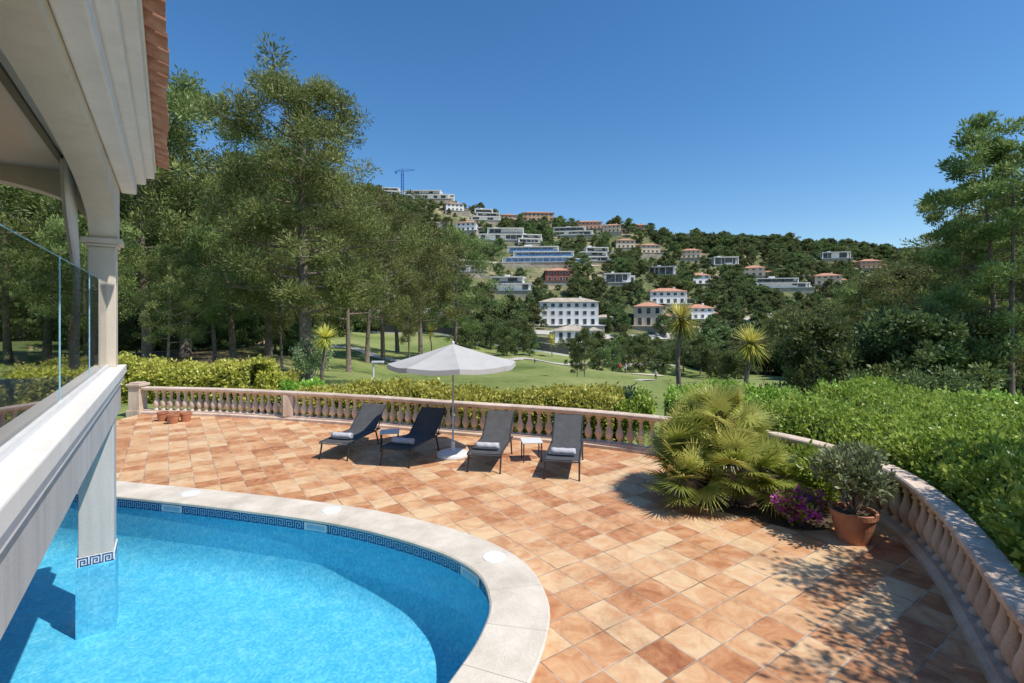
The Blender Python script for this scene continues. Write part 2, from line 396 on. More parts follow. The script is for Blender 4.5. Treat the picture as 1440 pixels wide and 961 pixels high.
def drape_strip(name, pts, width, mat, dz=0.07, step=1.5):
    P = catmull(pts, step); nn = normals2(P)
    K = 5
    offs = np.linspace(-width/2, width/2, K)
    V = []
    for p, q in zip(P, nn):
        for o in offs:
            x, y = p+q*o; V.append((x, y, float(H(x, y))+dz))
    F = [(i*K+k, i*K+k+1, (i+1)*K+k+1, (i+1)*K+k) for i in range(len(P)-1) for k in range(K-1)]
    return mesh_np(name, V, [np.array(F)[:, ::-1]], mat, smooth=True)
def at(px, y): return ((px-720)/700*y, y)
drape_strip('dirt_path', [at(120,46), at(230,50), at(290,56), at(350,68), at(400,84), at(440,100)], 1.9, M['dirt'], 0.1, 1.0)
drape_strip('golf_cart_path', [at(462,104), at(500,92), at(545,84), at(600,84), at(680,96), at(760,112), at(860,128), at(960,138)], 2.4, M['concrete'], 0.14, 1.5)
drape_strip('fairway_path', [at(760,58), at(850,66), at(960,80), at(1060,92), at(1180,100)], 1.8, M['concrete'], 0.12, 1.5)
drape_strip('hill_road', [at(440,176), at(560,176), at(700,172), at(820,176), at(900,182), at(1000,196), at(1120,230)], 5.0, M['concrete'], 0.25, 2.0)
drape_strip('hill_road', [at(640,262), at(720,256), at(800,268), at(880,280), at(960,272), at(1060,282)], 4.0, M['retain'], 0.3, 2.0)
def bunker(px, y, rx, ry, seed):
    x0, y0 = at(px, y); V = [(x0, y0, float(H(x0,y0))+.1)]; n = 28
    for ring in (.5, 1.0):
        for k in range(n):
            a = 2*math.pi*k/n; q = ring*(1+.18*math.sin(3*a+seed)+.1*math.sin(5*a))
            x = x0+rx*q*math.cos(a); yy = y0+ry*q*math.sin(a); V.append((x, yy, float(H(x,yy))+.1))
    T3 = [(0, 1+k, 1+(k+1) % n) for k in range(n)]; Q = [(1+k, 1+n+k, 1+n+(k+1) % n, 1+(k+1) % n) for k in range(n)]
    mesh_np('sand_bunker', V, [Q, T3], M['sand'], smooth=True)
bunker(700, 104, 4.5, 2.4, 1); bunker(905, 100, 4.0, 2.2, 4)

# ------------------------------------------------------------------ foliage
def leaf_quads(p, d, l, w, rng):
    n = len(p)
    r = rng.normal(size=(n,3)); s = np.cross(d, r); s /= np.linalg.norm(s,axis=1)[:,None]+1e-9
    l = np.broadcast_to(l, n)[:,None]; w = np.broadcast_to(w, n)[:,None]
    V = np.stack([p, p+d*l*0.5+s*w, p+d*l, p+d*l*0.5-s*w], 1).reshape(-1,3)
    F = np.arange(4*n).reshape(-1,4)
    return V, F
def clump_leaves(clumps, per, ll, lw, flat, up, rng):
    c = np.array(clumps); M_ = len(c)
    per_c = np.maximum(6, (per*(c[:,3]/c[:,3].mean())**2).astype(int))
    idx = np.repeat(np.arange(M_), per_c); n = len(idx)
    u = rng.normal(size=(n,3)); u /= np.linalg.norm(u,axis=1)[:,None]
    rr = rng.random(n)**0.45
    off = u*rr[:,None]*c[idx,3][:,None]*np.array([1,1,flat])
    off *= (0.75+0.4*np.sin(u[:,0]*5+idx)*np.sin(u[:,1]*4+idx*2.1)+0.15)[:,None]
    p = c[idx,:3]+off
    d = u+np.array([0,0,up])+rng.normal(size=(n,3))*0.5; d /= np.linalg.norm(d,axis=1)[:,None]
    sz = rng.uniform(.7,1.25,n)
    V, F = leaf_quads(p, d, ll*sz, lw*sz, rng)
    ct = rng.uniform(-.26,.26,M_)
    tint = np.clip(0.46+ct[idx]+rng.normal(size=n)*0.14+0.18*u[:,2]*rr, 0, 1)  # slight top light put into the tint: upper leaves of a clump paler
    return V, F, tint
def make_tree(name, seed, h, rad, c0=0.3, nl=26, per=120, ll=.35, lw=.05, kind='pine', trunk=0.25, mat='needle', link=False, lean=0.05, cs=1.0, flat=.6, sides=7, sub=3):
    g = np.random.default_rng(seed)
    mb = MB(); clumps = []
    bend = g.normal(size=2)*lean*h
    def tp(f): return np.array([bend[0]*f*f+0.15*math.sin(f*5+seed), bend[1]*f*f+0.15*math.cos(f*4+seed)-0.15, h*f])
    fs = np.linspace(0, .95, 9)
    mb.tube([tp(f)-np.array([0,0,0.6 if f == 0 else 0]) for f in fs], [trunk*(1.25 if f == 0 else 1)*(1-f)**0.8+0.03 for f in fs], sides)
    for i in range(nl):
        f = c0+(1-c0)*((i+.5)/nl)**0.9
        q = (f-c0)/(1-c0)
        if kind == 'pine': env = (0.62+0.45*math.sin(math.pi*min(1,q*1.1+.05)))*(1-q**4.0*0.7)
        elif kind == 'hero': env = (0.62+0.42*math.sin(math.pi*min(1,q*1.1+.05)))*(1-q**7.0*0.45)
        elif kind == 'round': env = math.sqrt(max(0.08, 1-(2*q-0.85)**2*0.75))
        elif kind == 'cypress': env = math.sin(math.pi*min(1,q*.85+.15))**0.7
        elif kind == 'sparse': env = (0.55+0.4*math.sin(math.pi*q))*(1-q**4*0.6)
        env *= g.uniform(.5,1.18)
        az = i*2.39996+g.normal()*.4
        ln = rad*env; el = g.uniform(.1,.5)+q*(.6 if kind != 'hero' else .25)
        if kind == 'cypress': el = 1.1
        s = tp(f*0.97); d = np.array([math.cos(az), math.sin(az), 0])
        pts = [s]
        for k in (0.35, 0.7, 1.0):
            pts.append(s+d*ln*k+np.array([g.normal()*.08*ln, g.normal()*.08*ln, ln*k*k*math.tan(min(el,.9))*0.6]))
        r0 = max(0.02, trunk*0.38*(1-q*.6)*min(1, ln/2))
        mb.tube(pts, [r0, r0*.7, r0*.4, r0*.15], 5, cap=False)
        for k in range(sub):
            t = (0.5, 0.78, 1.0, .66, .9, .97)[k % 6]
            base = pts[1]*(1-t)+pts[3]*t if t < .99 else pts[3]
            o = g.normal(size=3)*ln*0.2*np.array([1,1,.45])
            cr = cs*rad*g.uniform(.13,.28)*(0.85+.4*t*env)
            clumps.append((*(base+o), cr))
            if sides > 5: mb.tube([pts[1]*(1-t*.7)+pts[3]*t*.7, base+o], [r0*.35, .012], 4, cap=False)
    top = tp(.97)
    for _ in range(3): clumps.append((*(top+g.normal(size=3)*rad*.1), cs*rad*.22))
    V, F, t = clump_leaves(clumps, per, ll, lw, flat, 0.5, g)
    bv = np.array(mb.v); bq = np.array(mb.q); bt = np.array(mb.t)
    nb = len(bv); allv = np.concatenate([bv, V])
    nq, ntri = len(bq), len(bt)
    midx = np.concatenate([np.zeros(nq+ntri), np.ones(len(F))])
    tint = np.concatenate([np.zeros(nq+ntri), t])
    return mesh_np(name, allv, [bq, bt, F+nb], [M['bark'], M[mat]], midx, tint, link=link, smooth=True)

P_pine = [make_tree('pine_proto%d' % i, 11+i, 16, 5.4, c0=.26, nl=30, per=140, ll=.32, lw=.042, trunk=.26, lean=.05, sub=5, cs=.74) for i in range(4)]
P_mid = [make_tree('mid_proto%d' % i, 31+i, 11, 4.4, c0=.2, nl=24, per=90, ll=.5, lw=.09, trunk=.2, mat='needle_far', cs=.85) for i in range(3)]
P_round = [make_tree('round_proto%d' % i, 51+i, 7, 3.2, c0=.12, nl=22, per=95, ll=.34, lw=.10, kind='round', trunk=.14, mat='dark', cs=1.1, flat=.85) for i in range(2)]
def place(proto, name, x, y, s=1.0, rz=None, z=None, sz=None):
    ob = bpy.data.objects.new(name, proto.data); COL.objects.link(ob)
    zz = float(H(x, y)) if z is None else z
    ob.location = (x, y, zz-0.1); ob.rotation_euler = (0, 0, random.uniform(0, 6.28) if rz is None else rz)
    ob.scale = (s, s, s if sz is None else sz); return ob

hero = make_tree('pine_tree', 8, 18.6, 5.2, c0=.24, nl=54, per=215, ll=.26, lw=.031, kind='hero', trunk=.38, link=True, lean=.0, cs=.74, sub=6, flat=.72)
hx, hy = at(430, 31); hero.location = (hx, hy, float(H(hx, hy))-0.1)
for (px, y, htop, k, w) in [(205,38,150,0,1.0),(262,46,128,1,1.05),(330,40,245,2,.9),(375,47,215,3,.95),(300,36,320,0,.8),(490,44,272,1,.8),(515,60,272,2,.75),
                         (150,44,200,3,1.0),(70,40,215,0,1.0),(10,38,235,1,1.0),(120,30,300,3,.8),(235,30,350,2,.6),(395,38,350,0,.55),(350,60,240,1,1.1),(430,64,250,2,1.1)]:
    x, yy = at(px, y); z0 = float(H(x, yy)); h = CAMZ+(445-htop)/700*y-z0
    place(P_pine[k], 'pine_tree', x, yy, s=w*h/16*(1.0 if h > 12 else 1.1), sz=h/16)
for (px, y, htop, k, w) in [(538,78,292,0,.85),(594,80,312,3,.95),(640,92,325,1,.8),(560,96,330,2,1.0),(575,66,385,0,.6)]:
    x, yy = at(px, y); z0 = float(H(x, yy)); h = CAMZ+(445-htop)/700*y-z0
    place(P_pine[k], 'pine_tree', x, yy, s=w*h/16, sz=h/16)
for (px, y, htop, k, w) in [(1465,40,250,1,1.1),(1330,52,350,2,1.1),(1270,58,375,3,1.1),(1215,64,400,0,1.0),(1400,44,330,1,1.0),(1370,60,335,0,1.2),(1450,60,310,2,1.2),(1300,44,425,3,.9),(1500,34,300,0,1.2),
                            (1180,75,425,1,1.1),(1130,88,432,2,1.0),(1350,36,440,2,.8),(1250,48,440,1,.8),(1430,34,420,3,.8)]:
    x, yy = at(px, y); z0 = float(H(x, yy)); h = CAMZ+(445-htop)/700*y-z0
    place(P_pine[k], 'pine_tree', x, yy, s=w*h/16*1.1, sz=h/16)
P_sp = [make_tree('tall_proto%d' % i, 71+i, 18, 4.0, c0=.32, nl=26, per=110, ll=.32, lw=.045, kind='sparse', trunk=.16, mat='needle', lean=.06, cs=.62, sub=5) for i in range(2)]
for (px, y, htop, k, w) in [(1392,30,172,0,1.0),(1345,34,262,1,.9),(1432,28,190,1,1.0)]:
    x, yy = at(px, y); z0 = float(H(x, yy)); h = CAMZ+(445-htop)/700*y-z0
    place(P_sp[k], 'eucalyptus_tree', x, yy, s=w*h/18, sz=h/18)

protos = bpy.data.collections.new('forest_prototypes')
fl = []
for i in range(3): fl.append(make_tree('fa_pine%d' % i, 91+i, 9, 3.4, c0=.25, nl=14, per=38, ll=.75, lw=.20, trunk=.16, mat='needle_far', sides=5, cs=1.1))
for i in range(3): fl.append(make_tree('fb_round%d' % i, 101+i, 6, 3.2, c0=.08, nl=14, per=42, ll=.6, lw=.20, kind='round', trunk=.14, mat='dark', sides=5, cs=1.2, flat=.8))
fl.append(make_tree('fc_cypress', 111, 9, 1.0, c0=.05, nl=16, per=20, ll=.6, lw=.15, kind='cypress', trunk=.1, mat='dark', sides=5, cs=1.6, flat=1.6))
fl.append(make_tree('fd_olive', 112, 4.5, 2.4, c0=.15, nl=12, per=36, ll=.45, lw=.14, kind='round', trunk=.12, mat='olive', sides=5, cs=1.3))
for o in fl: protos.objects.link(o)
def scatter(name, pts, idx, scl, rot):
    me = bpy.data.meshes.new(name); pts = np.asarray(pts, np.float32)
    me.vertices.add(len(pts)); me.vertices.foreach_set('co', pts.ravel())
    a = me.attributes.new('idx', 'INT', 'POINT'); a.data.foreach_set('value', np.asarray(idx, np.int32))
    a = me.attributes.new('scl', 'FLOAT_VECTOR', 'POINT'); a.data.foreach_set('vector', np.asarray(scl, np.float32).ravel())
    r3 = np.zeros((len(pts),3), np.float32); r3[:,2] = rot
    a = me.attributes.new('rot', 'FLOAT_VECTOR', 'POINT'); a.data.foreach_set('vector', r3.ravel())
    ob = bpy.data.objects.new(name, me); COL.objects.link(ob)
    ng = bpy.data.node_groups.get('scatter')
    if ng is None:
        ng = bpy.data.node_groups.new('scatter', 'GeometryNodeTree')
        ng.interface.new_socket('Geometry', in_out='INPUT', socket_type='NodeSocketGeometry')
        ng.interface.new_socket('Geometry', in_out='OUTPUT', socket_type='NodeSocketGeometry')
        gi = ng.nodes.new('NodeGroupInput'); go = ng.nodes.new('NodeGroupOutput')
        ci = ng.nodes.new('GeometryNodeCollectionInfo'); ci.inputs['Collection'].default_value = protos
        ci.inputs['Separate Children'].default_value = True; ci.inputs['Reset Children'].default_value = True
        ip = ng.nodes.new('GeometryNodeInstanceOnPoints'); ip.inputs['Pick Instance'].default_value = True
        def na(nm, dt):
            n = ng.nodes.new('GeometryNodeInputNamedAttribute'); n.data_type = dt; n.inputs['Name'].default_value = nm
            return n.outputs['Attribute']
        lk = ng.links.new
        lk(gi.outputs[0], ip.inputs['Points']); lk(ci.outputs[0], ip.inputs['Instance'])
        lk(na('idx','INT'), ip.inputs['Instance Index']); lk(na('scl','FLOAT_VECTOR'), ip.inputs['Scale']); lk(na('rot','FLOAT_VECTOR'), ip.inputs['Rotation'])
        lk(ip.outputs[0], go.inputs[0])
    md = ob.modifiers.new('scatter', 'NODES'); md.node_group = ng
    return ob

HOUSES = [
 ('med','white',800,462,182,22,8.6,2), ('modern','blue',755,372,236,34,8.5,-3), ('modern','white',838,362,250,19,8.2,6),
 ('modern','grey',705,342,276,25,7.5,0), ('modern','white',600,283,332,30,6.5,-6), ('modern','white',683,307,302,18,8.2,5),
 ('med','ochre',757,311,322,22,6.0,4), ('med','ochre',826,313,338,20,5.0,0), ('med','ochre',897,330,340,11,5.5,0),
 ('modern','white',718,412,212,17,6.2,-8), ('med','red',785,400,222,12,4.8,0), ('med','white',940,432,222,16,5.4,4),
 ('med','cream',912,462,190,11,7.4,-6), ('modern','white',1100,408,268,24,5.0,3), ('med','cream',1165,402,286,13,4.6,0),
 ('modern','white',478,426,160,13,7.0,0), ('modern','white',612,455,168,17,4.2,0), ('med','white',806,488,164,12,3.6,3),
 ('modern','white',957,338,338,11,4.4,0), ('med','cream',972,366,310,12,4.6,0), ('modern','white',1175,366,345,15,4.2,0),
 ('modern','white',552,276,338,13,5,0), ('med','white',640,300,322,12,5,12), ('med','cream',880,352,304,12,4.8,8), ('modern','white',806,334,300,24,5.6,-6),
 ('modern','white',520,405,190,14,6,0), ('med','white',988,452,215,10,4.4,14), ('modern','white',868,402,240,11,4.4,0),
 ('med','white',655,328,290,13,5.2,-14), ('med','cream',915,358,300,12,4.8,12), ('modern','white',930,390,258,13,4.6,-14),
 ('modern','white',660,385,232,14,5.4,10), ('modern','white',745,345,275,13,5.2,14), ('med','cream',860,330,325,12,4.8,-10), ('modern','white',1020,375,318,13,4.6,8),
 ('med','cream',1060,392,295,11,4.6,-12), ('med','ochre',715,300,335,12,4.8,10), ('modern','white',625,272,346,13,5.2,6), ('med','white',985,402,262,11,4.6,10), ('med','ochre',1225,380,325,12,4.5,6)]
def windows_front(gl, fr, x0, x1, y, z0, z1, n, wfrac=0.45):
    W = (x1-x0)/n
    for i in range(n):
        cx = x0+W*(i+.5); hw = W*wfrac/2
        gl.box(cx-hw, cx+hw, y-0.03, y+0.02, z0, z1)
        fr.box(cx-hw-.1, cx-hw, y-0.09, y+0.01, z0-.1, z1+.1); fr.box(cx+hw, cx+hw+.1, y-0.09, y+0.01, z0-.1, z1+.1)
        fr.box(cx-hw, cx+hw, y-0.09, y+0.01, z1, z1+.1); fr.box(cx-hw, cx+hw, y-0.12, y+0.01, z0-.1, z0)
HPOS = []
def build_house(kind, wall, px, bpy_, dist, w, h, rot):
    hr = random.Random(int(px*7+bpy_))
    best = min(np.arange(dist-28, dist+30, 2.0), key=lambda d_: abs(float(H(*at(px, d_)))-(CAMZ+(445-bpy_)/700*d_))) if dist > 175 else dist
    x, y = at(px, best); z = float(H(x, y))+1.2
    HPOS.append((x, y+3, w*.6+1))
    nm = {'modern':'modern_villa', 'med':'tiled_roof_house'}[kind]
    e = empty(nm, (x, y, z), R(rot)-math.atan2(x, y)*0.5)
    wm = {'white':'housewhite','blue':'housewhite','grey':'housewhite','cream':'housecream','ochre':'houseochre','red':'housered'}[wall]
    gm = 'blueglass' if wall == 'blue' else 'window'
    d = 10.0
    base = MB(); base.box(-w*.58, w*.58, -3.2, d+1, -3.8, -0.25); base.obj('retaining_base', M['retain'], e)
    deck = MB(); deck.box(-w*.60, w*.60, -3.5, d+1.2, -0.25, 0.0); deck.obj('terrace_slab', M[wm], e)
    walls, gl, fr, roof = MB(), MB(), MB(), MB()
    if kind == 'modern':
        nf = 3 if h > 8 else (2 if h > 4.8 else 1); fh = h/nf
        sg = 1 if (int(px) % 2) else -1
        shifts = [0, .10*sg, -.06*sg]
        for i in range(nf):
            z0 = i*fh; s = w*shifts[i]; ww = w*(1-(.13 if wall == 'blue' else .2)*i)/2; yb = i*1.6
            walls.box(s-ww, s+ww, yb, d, z0, z0+fh-.4)
            walls.box(s-ww-.7, s+ww+.7, yb-1.9, d+.3, z0+fh-.4, z0+fh)
            a, b = s-ww*.94, s+ww*.94
            xx = a; first = True
            while xx < b-1.5:
                wd = hr.uniform(1.6, 4.6) if wall != 'blue' else 3.2
                wd = min(wd, b-xx)
                if first or wall == 'blue' or hr.random() < .62:
                    zb = z0+(.25 if hr.random() < .7 or wall == 'blue' else 1.1)
                    gl.box(xx+.14, xx+wd-.14, yb-.04, yb+.02, zb, z0+fh-.6)
                    fr.box(xx-.1, xx+.1, yb-.12, yb+.01, z0+.1, z0+fh-.42)
                xx += wd; first = False
            if i > 0: gl.box(s-ww, s+ww, yb-1.75, yb-1.7, z0+.02, z0+.95)
            for k in (-1, 1): walls.box(s+k*(ww+.35)-.25, s+k*(ww+.35)+.25, yb-1.7, yb-1.2, z0, z0+fh-.4)
        walls.box(-w*.2, -w*.08, d*.5, d*.75, h, h+1.2)
        if hr.random() < .6:
            sx = hr.choice((-1, 1)); walls.box(min(sx*w*.5, sx*w*.78), max(sx*w*.5, sx*w*.78), 2.5, d, -1, fh*.8); gl.box(min(sx*w*.56, sx*w*.72), max(sx*w*.56, sx*w*.72), 2.44, 2.52, .4, fh*.6)
        for m_, n_, p_ in ((walls, 'walls', M[wm]), (gl, 'windows', M[gm]), (fr, 'window_frames', M['housewhite'])): m_.obj(n_, p_, e)
    else:
        nf = 3 if h > 8 else (2 if h > 4.3 else 1); fh = h/nf
        hw = w/2
        walls.box(-hw, hw, 0, d, 0, h)
        n = max(3, int(w/2.8))
        for i in range(nf):
            windows_front(gl, fr, -hw+.6, hw-.6, 0, i*fh+(.2 if i == 0 else .9), i*fh+fh-.55, n)
            for sx in (-hw, hw):
                for k in range(3):
                    yc = 2+k*2.9; gl.box(sx-.03, sx+.03, yc, yc+1.2, i*fh+.9, i*fh+fh-.6)
        wing = w*.28
        walls.box(hw, hw+wing, 2.5, d, 0, fh)
        gl.box(hw+.5, hw+wing-.5, 2.44, 2.52, .2, fh-.7)
        def hip(x0, x1, y0, y1, z0, rise):
            o = .6; x0 -= o; x1 += o; y0 -= o; y1 += o
            m_ = (y1-y0)/2; r0 = min(m_, (x1-x0)/2*.8)
            A,B,C,D = (x0,y0,z0),(x1,y0,z0),(x1,y1,z0),(x0,y1,z0)
            E,F = (x0+r0,(y0+y1)/2,z0+rise),(x1-r0,(y0+y1)/2,z0+rise)
            roof.quad(A,B,F,E); roof.quad(C,D,E,F); roof.tri(B,C,F); roof.tri(D,A,E); roof.quad(D,C,B,A)
        hip(-hw, hw, 0, d, h+.02, 1.7); hip(hw+.1, hw+wing, 2.5, d, fh+.02, 1.0)
        walls.box(hw*.4, hw*.4+.9, d*.5, d*.5+.9, h, h+2.2)
        for m_, n_, p_ in ((walls, 'walls', M[wm]), (gl, 'windows', M[gm]), (fr, 'window_frames', M['housewhite']), (roof, 'roof', M['rooftile'] if wall != 'white' or dist > 200 else M['retain'])): m_.obj(n_, p_, e)
for hh in HOUSES: build_house(*hh)
hp = np.array(HPOS)

pts, idx, scl, rot = [], [], [], []
g = np.random.default_rng(3)
def too_close(x, y, s):
    dx = np.abs(hp[:,0]-x); dy = y-hp[:,1]
    return bool(np.any((dx < hp[:,2]+.5) & (dy > -7.5) & (dy < 9)))
def in_front(x, y):
    px = 720+700*x/y
    hpx = 720+700*hp[:,0]/hp[:,1]; hw = 700*hp[:,2]*.85/hp[:,1]
    return np.any((np.abs(px-hpx) < hw) & (y < hp[:,1]) & (y > hp[:,1]-20))
def add_f(x, y, i, s, sz=None):
    pts.append((x, y, float(H(x, y))-.2)); idx.append(i); scl.append((s, s, s if sz is None else sz)); rot.append(g.uniform(0, 6.28))
n = 0
while n < 5600:
    y = math.sqrt(g.uniform(168**2, 400**2)); px = g.uniform(-40, 1520); x, _ = at(px, y)
    lo = 178 if px < 1000 else 150
    if y < lo or too_close(x, y, 1): continue
    dens = .62+.45*math.sin(x*.05+1)*math.sin(y*.045)+(.3 if px > 960 else 0)+(.2 if px < 650 else 0)
    if g.random() > dens+.2: continue
    k = g.choice(8, p=[.20,.18,.18,.11,.11,.11,.04,.07])
    s = g.uniform(.42, 1.0)
    if y > 325 and 950 < px: s *= 1.2
    if in_front(x, y): k = g.choice([0,3,4,5,7]); s = g.uniform(.22,.42)
    add_f(x, y, int(k), s); n += 1
scatter('hillside_forest', pts, idx, scl, rot)
pts, idx, scl, rot = [], [], [], []
n = 0
while n < 400:
    y = g.uniform(92, 165); px = g.uniform(990, 1600); x, _ = at(px, y)
    if y < 92+max(0, (1180-px))*.22: continue
    add_f(x, y, int(g.choice(6)), g.uniform(.9, 1.5)); n += 1
n = 0
while n < 170:
    y = g.uniform(62, 172); px = g.uniform(-200, 480); x, _ = at(px, y)
    if px > 330 and y < 118: continue
    add_f(x, y, int(g.choice(6)), g.uniform(.8, 1.4)); n += 1
for px in np.arange(500, 985, 6.0):
    for _ in range(2):
        y = g.uniform(146, 172); x, _ = at(px+g.uniform(-5,5), y)
        if 740 < px < 860 and (g.random() < .75 or y > 160): continue
        add_f(x, y, int(g.choice([0,3,4,5,7])), g.uniform(.3,.85))
scatter('valley_woodland', pts, idx, scl, rot)
for (px, y, k, s) in [(725,120,0,1.15),(712,112,1,.9),(745,128,0,.8),(690,135,1,1.0),(668,128,0,.8),(862,98,1,.75),(880,104,0,.8),(905,110,1,.85),(842,110,0,.6),(930,118,0,.8),(1000,100,1,.9),(1035,80,0,.8),(650,120,0,.9)]:
    x, yy = at(px, y); place(P_round[k], 'broadleaf_tree', x, yy, s*.95)
for (px, y, k, s) in [(960,128,2,.95),(985,120,0,.9),(925,140,2,.6),(640,140,1,.8)]:
    x, yy = at(px, y); place(P_mid[k], 'stone_pine', x, yy, s)
for (px, y, s) in [(822,52,.45),(812,58,.35)]:
    x, yy = at(px, y); place(P_mid[0], 'young_pine', x, yy, s*.7, sz=s)
for i in range(26):
    px = 160+i*11; y = random.uniform(48, 60); x, yy = at(px, y); place(P_round[i % 2], 'woodland_shrub', x, yy, random.uniform(.35,.6))
for i in range(14):
    px = 1150+i*24; y = random.uniform(28, 40); x, yy = at(px, y); place(P_round[i % 2], 'woodland_shrub', x, yy, random.uniform(.5,.8))

def boundary(name, pp, hbase, hf):
    P = catmull(pp, 1.5); wl, fn = MB(), MB()
    nn = normals2(P)
    for i in range(len(P)-1):
        for (mb, z0, z1, t) in ((wl, -2.0, hbase, .15), (fn, hbase, hbase+hf, .05)):
            q = []
            for (p, n_) in ((P[i], nn[i]), (P[i+1], nn[i+1])):
                zz = float(H(p[0], p[1]))
                for s_ in (-1, 1): q.append((p[0]+n_[0]*t*s_, p[1]+n_[1]*t*s_, zz))
            a,b,c,d = q
            up = lambda v, z: (v[0], v[1], v[2]+z)
            mb.quad(up(a,z0),up(c,z0),up(c,z1),up(a,z1)); mb.quad(up(d,z0),up(b,z0),up(b,z1),up(d,z1)); mb.quad(up(a,z1),up(c,z1),up(d,z1),up(b,z1))
    e = empty(name); wl.obj('masonry', M['housewhite'], e); fn.obj('screen', M['fence'], e)
boundary('boundary_wall', [at(500,150), at(560,148), at(630,146), at(700,142), at(760,138), at(800,140)], .45, 2.2)
boundary('boundary_wall', [at(560,160), at(640,160), at(720,158), at(780,160)], .5, 1.8)
boundary('boundary_wall', [at(835,150), at(880,146), at(930,150)], .6, 1.0)
tb = MB()
for (px, y, w, hgt) in [(490,150,16,3.0),(478,158,18,2.5),(840,215,16,1.8),(980,235,18,1.6),(1010,225,14,1.6),(905,300,16,1.8),(1140,285,22,2.2),(650,290,18,2.2),(720,250,18,2.2),(870,262,14,2.2),(640,330,20,2.4),(1045,262,14,1.8),
                        (700,232,16,2.2),(850,292,18,2.2),(610,305,20,2.6),(735,290,18,2.2),(820,225,14,2),(775,285,14,2.2)]:
    x, yy = at(px, y); zz = float(H(x, yy)); tb.box(x-w/2, x+w/2, yy, yy+3, zz-4, zz+hgt)
tb.obj('garden_retaining_walls', M['retain'])

ce = empty('tower_crane', (*at(566, 338), float(H(*at(566, 338)))))
cm = MB(); hC = 19
for sx in (-.7,.7):
    for sy in (-.7,.7): cm.tube([(sx,sy,-2),(sx,sy,hC)], .18, 5)
for k in range(9):
    z = k*2
    for a,b in (((-.7,-.7),(.7,-.7)),((.7,-.7),(.7,.7)),((.7,.7),(-.7,.7)),((-.7,.7),(-.7,-.7))): cm.tube([(*a,z),(*b,z+2)], .09, 4)
cm.tube([(0,0,hC),(0,0,hC+3)], .2, 5)
cm.obj('mast', M['crane'], ce)
jb = MB()
for dz in (0, .8): jb.tube([(-5,0,hC+.3+dz),(9,-3,hC+.3+dz)], .11, 4)
for k in range(7): jb.tube([(-5+k*2,-k*.4,hC+.3),(-4+k*2,-k*.4,hC+1.1)], .08, 4)
jb.tube([(0,0,hC+3),(8,-2.7,hC+1.1)], .06, 4); jb.tube([(0,0,hC+3),(-4.5,0,hC+1.1)], .06, 4); jb.box(-5,-3.8,-.5,.5,hC-.8,hC+.2)
jb.obj('jib', M['crane'], ce)

# ------------------------------------------------------------------ terrace outline, balustrade
BP = [(-11.75,15.9),(-9.2,15.55),(-6.8,14.95),(-4,14.1),(-1.5,13.15),(1.1,12.25),(3.1,11.3),(4.4,10.35),(5.2,9.4),(5.62,8.3),(5.60,7.15),(5.2,6.0),(4.65,4.95),(4.07,3.95),(3.55,3.0),(2.95,2.0),(2.1,1.0)]
bp = catmull(BP, 0.13); bn = normals2(bp)
inside_edge = bp+bn*(-0.12)
poolP = [(-6.56,8.30),(-4.3,7.75),(-2.47,7.19),(-1.12,6.50),(-.42,5.88),(-.20,5.25),(-.24,4.75),(-.42,4.2),(-.75,3.5),(-1.4,2.4),(-2.6,1.0),(-4.6,0.0),(-7,-.2),(-9.3,1.2),(-10.3,3.6),(-10.4,6.2),(-9.7,8.0),(-8.3,8.6)]
pl = catmull(poolP, 0.1, closed=True)
pn = normals2(pl, closed=True)
cen = pl.mean(0)
if np.mean(np.sum(pn*(pl-cen),1)) < 0: pn = -pn
outer = [tuple(p) for p in inside_edge]+[(0.6,-1.2),(-2,-4),(-12,-4),(-12,12)]
hole = pl+pn*0.5
tri = tessellate_polygon([[Vector((*p,0)) for p in outer],[Vector((*p,0)) for p in hole]])
allp = np.array([(*p,0) for p in outer]+[(*p,0) for p in hole])
tri = np.array(tri)
def orient(V, F):
    a,b,c = V[F[:,0]],V[F[:,1]],V[F[:,2]]
    nz = np.cross(b-a,c-a)[:,2]; F = F.copy(); F[nz<0] = F[nz<0][:,::-1]; return F
mesh_np('terrace_paving', allp, [orient(allp, tri)], M['terrace'])
sk = MB()
for i in range(len(outer)):
    a, b = outer[i], outer[(i+1) % len(outer)]
    sk.quad((*a,-2.7),(*b,-2.7),(*b,-.004),(*a,-.004))
sk.obj('terrace_retaining_wall', M['render'])

def sweep(path, nrm, prof, mb, closed=False):
    n, k = len(path), len(prof); base = len(mb.v)
    for p, q in zip(path, nrm):
        for (o, z) in prof: mb.v.append((p[0]+q[0]*o, p[1]+q[1]*o, z))
    for i in range(n if closed else n-1):
        i2 = (i+1) % n
        for j in range(k):
            j2 = (j+1) % k
            mb.q.append((base+i*k+j, base+i*k+j2, base+i2*k+j2, base+i2*k+j))
    if not closed:
        for i in (0, n-1):
            c = len(mb.v); mb.v.append((path[i][0], path[i][1], (prof[0][1]+prof[len(prof)//2][1])/2))
            for j in range(k): mb.t.append((c, base+i*k+j, base+i*k+(j+1) % k))
be = empty('balustrade')
rail = MB()
seg_n = 8
for s0 in range(0, len(bp)-1, seg_n):
    e0 = min(s0+seg_n, len(bp)-1); pp = bp[s0:e0+1].copy(); qq = bn[s0:e0+1]
    if len(pp) < 2: continue
    t = pp[-1]-pp[-2]; pp[-1] -= t/np.linalg.norm(t)*.004
    sweep(pp, qq, [(-.09,.745),(.09,.745),(.115,.765),(.14,.785),(.14,.83),(.12,.85),(-.12,.85),(-.14,.83),(-.14,.785),(-.115,.765)], rail)
rail.obj('handrail', M['stone'], be)
pli = MB(); sweep(bp, bn, [(-.17,-1.6),(.17,-.05),(.17,.07),(.12,.10),(.12,.13),(-.12,.13),(-.12,.10),(-.17,.07)], pli); pli.obj('plinth', M['stone'], be)
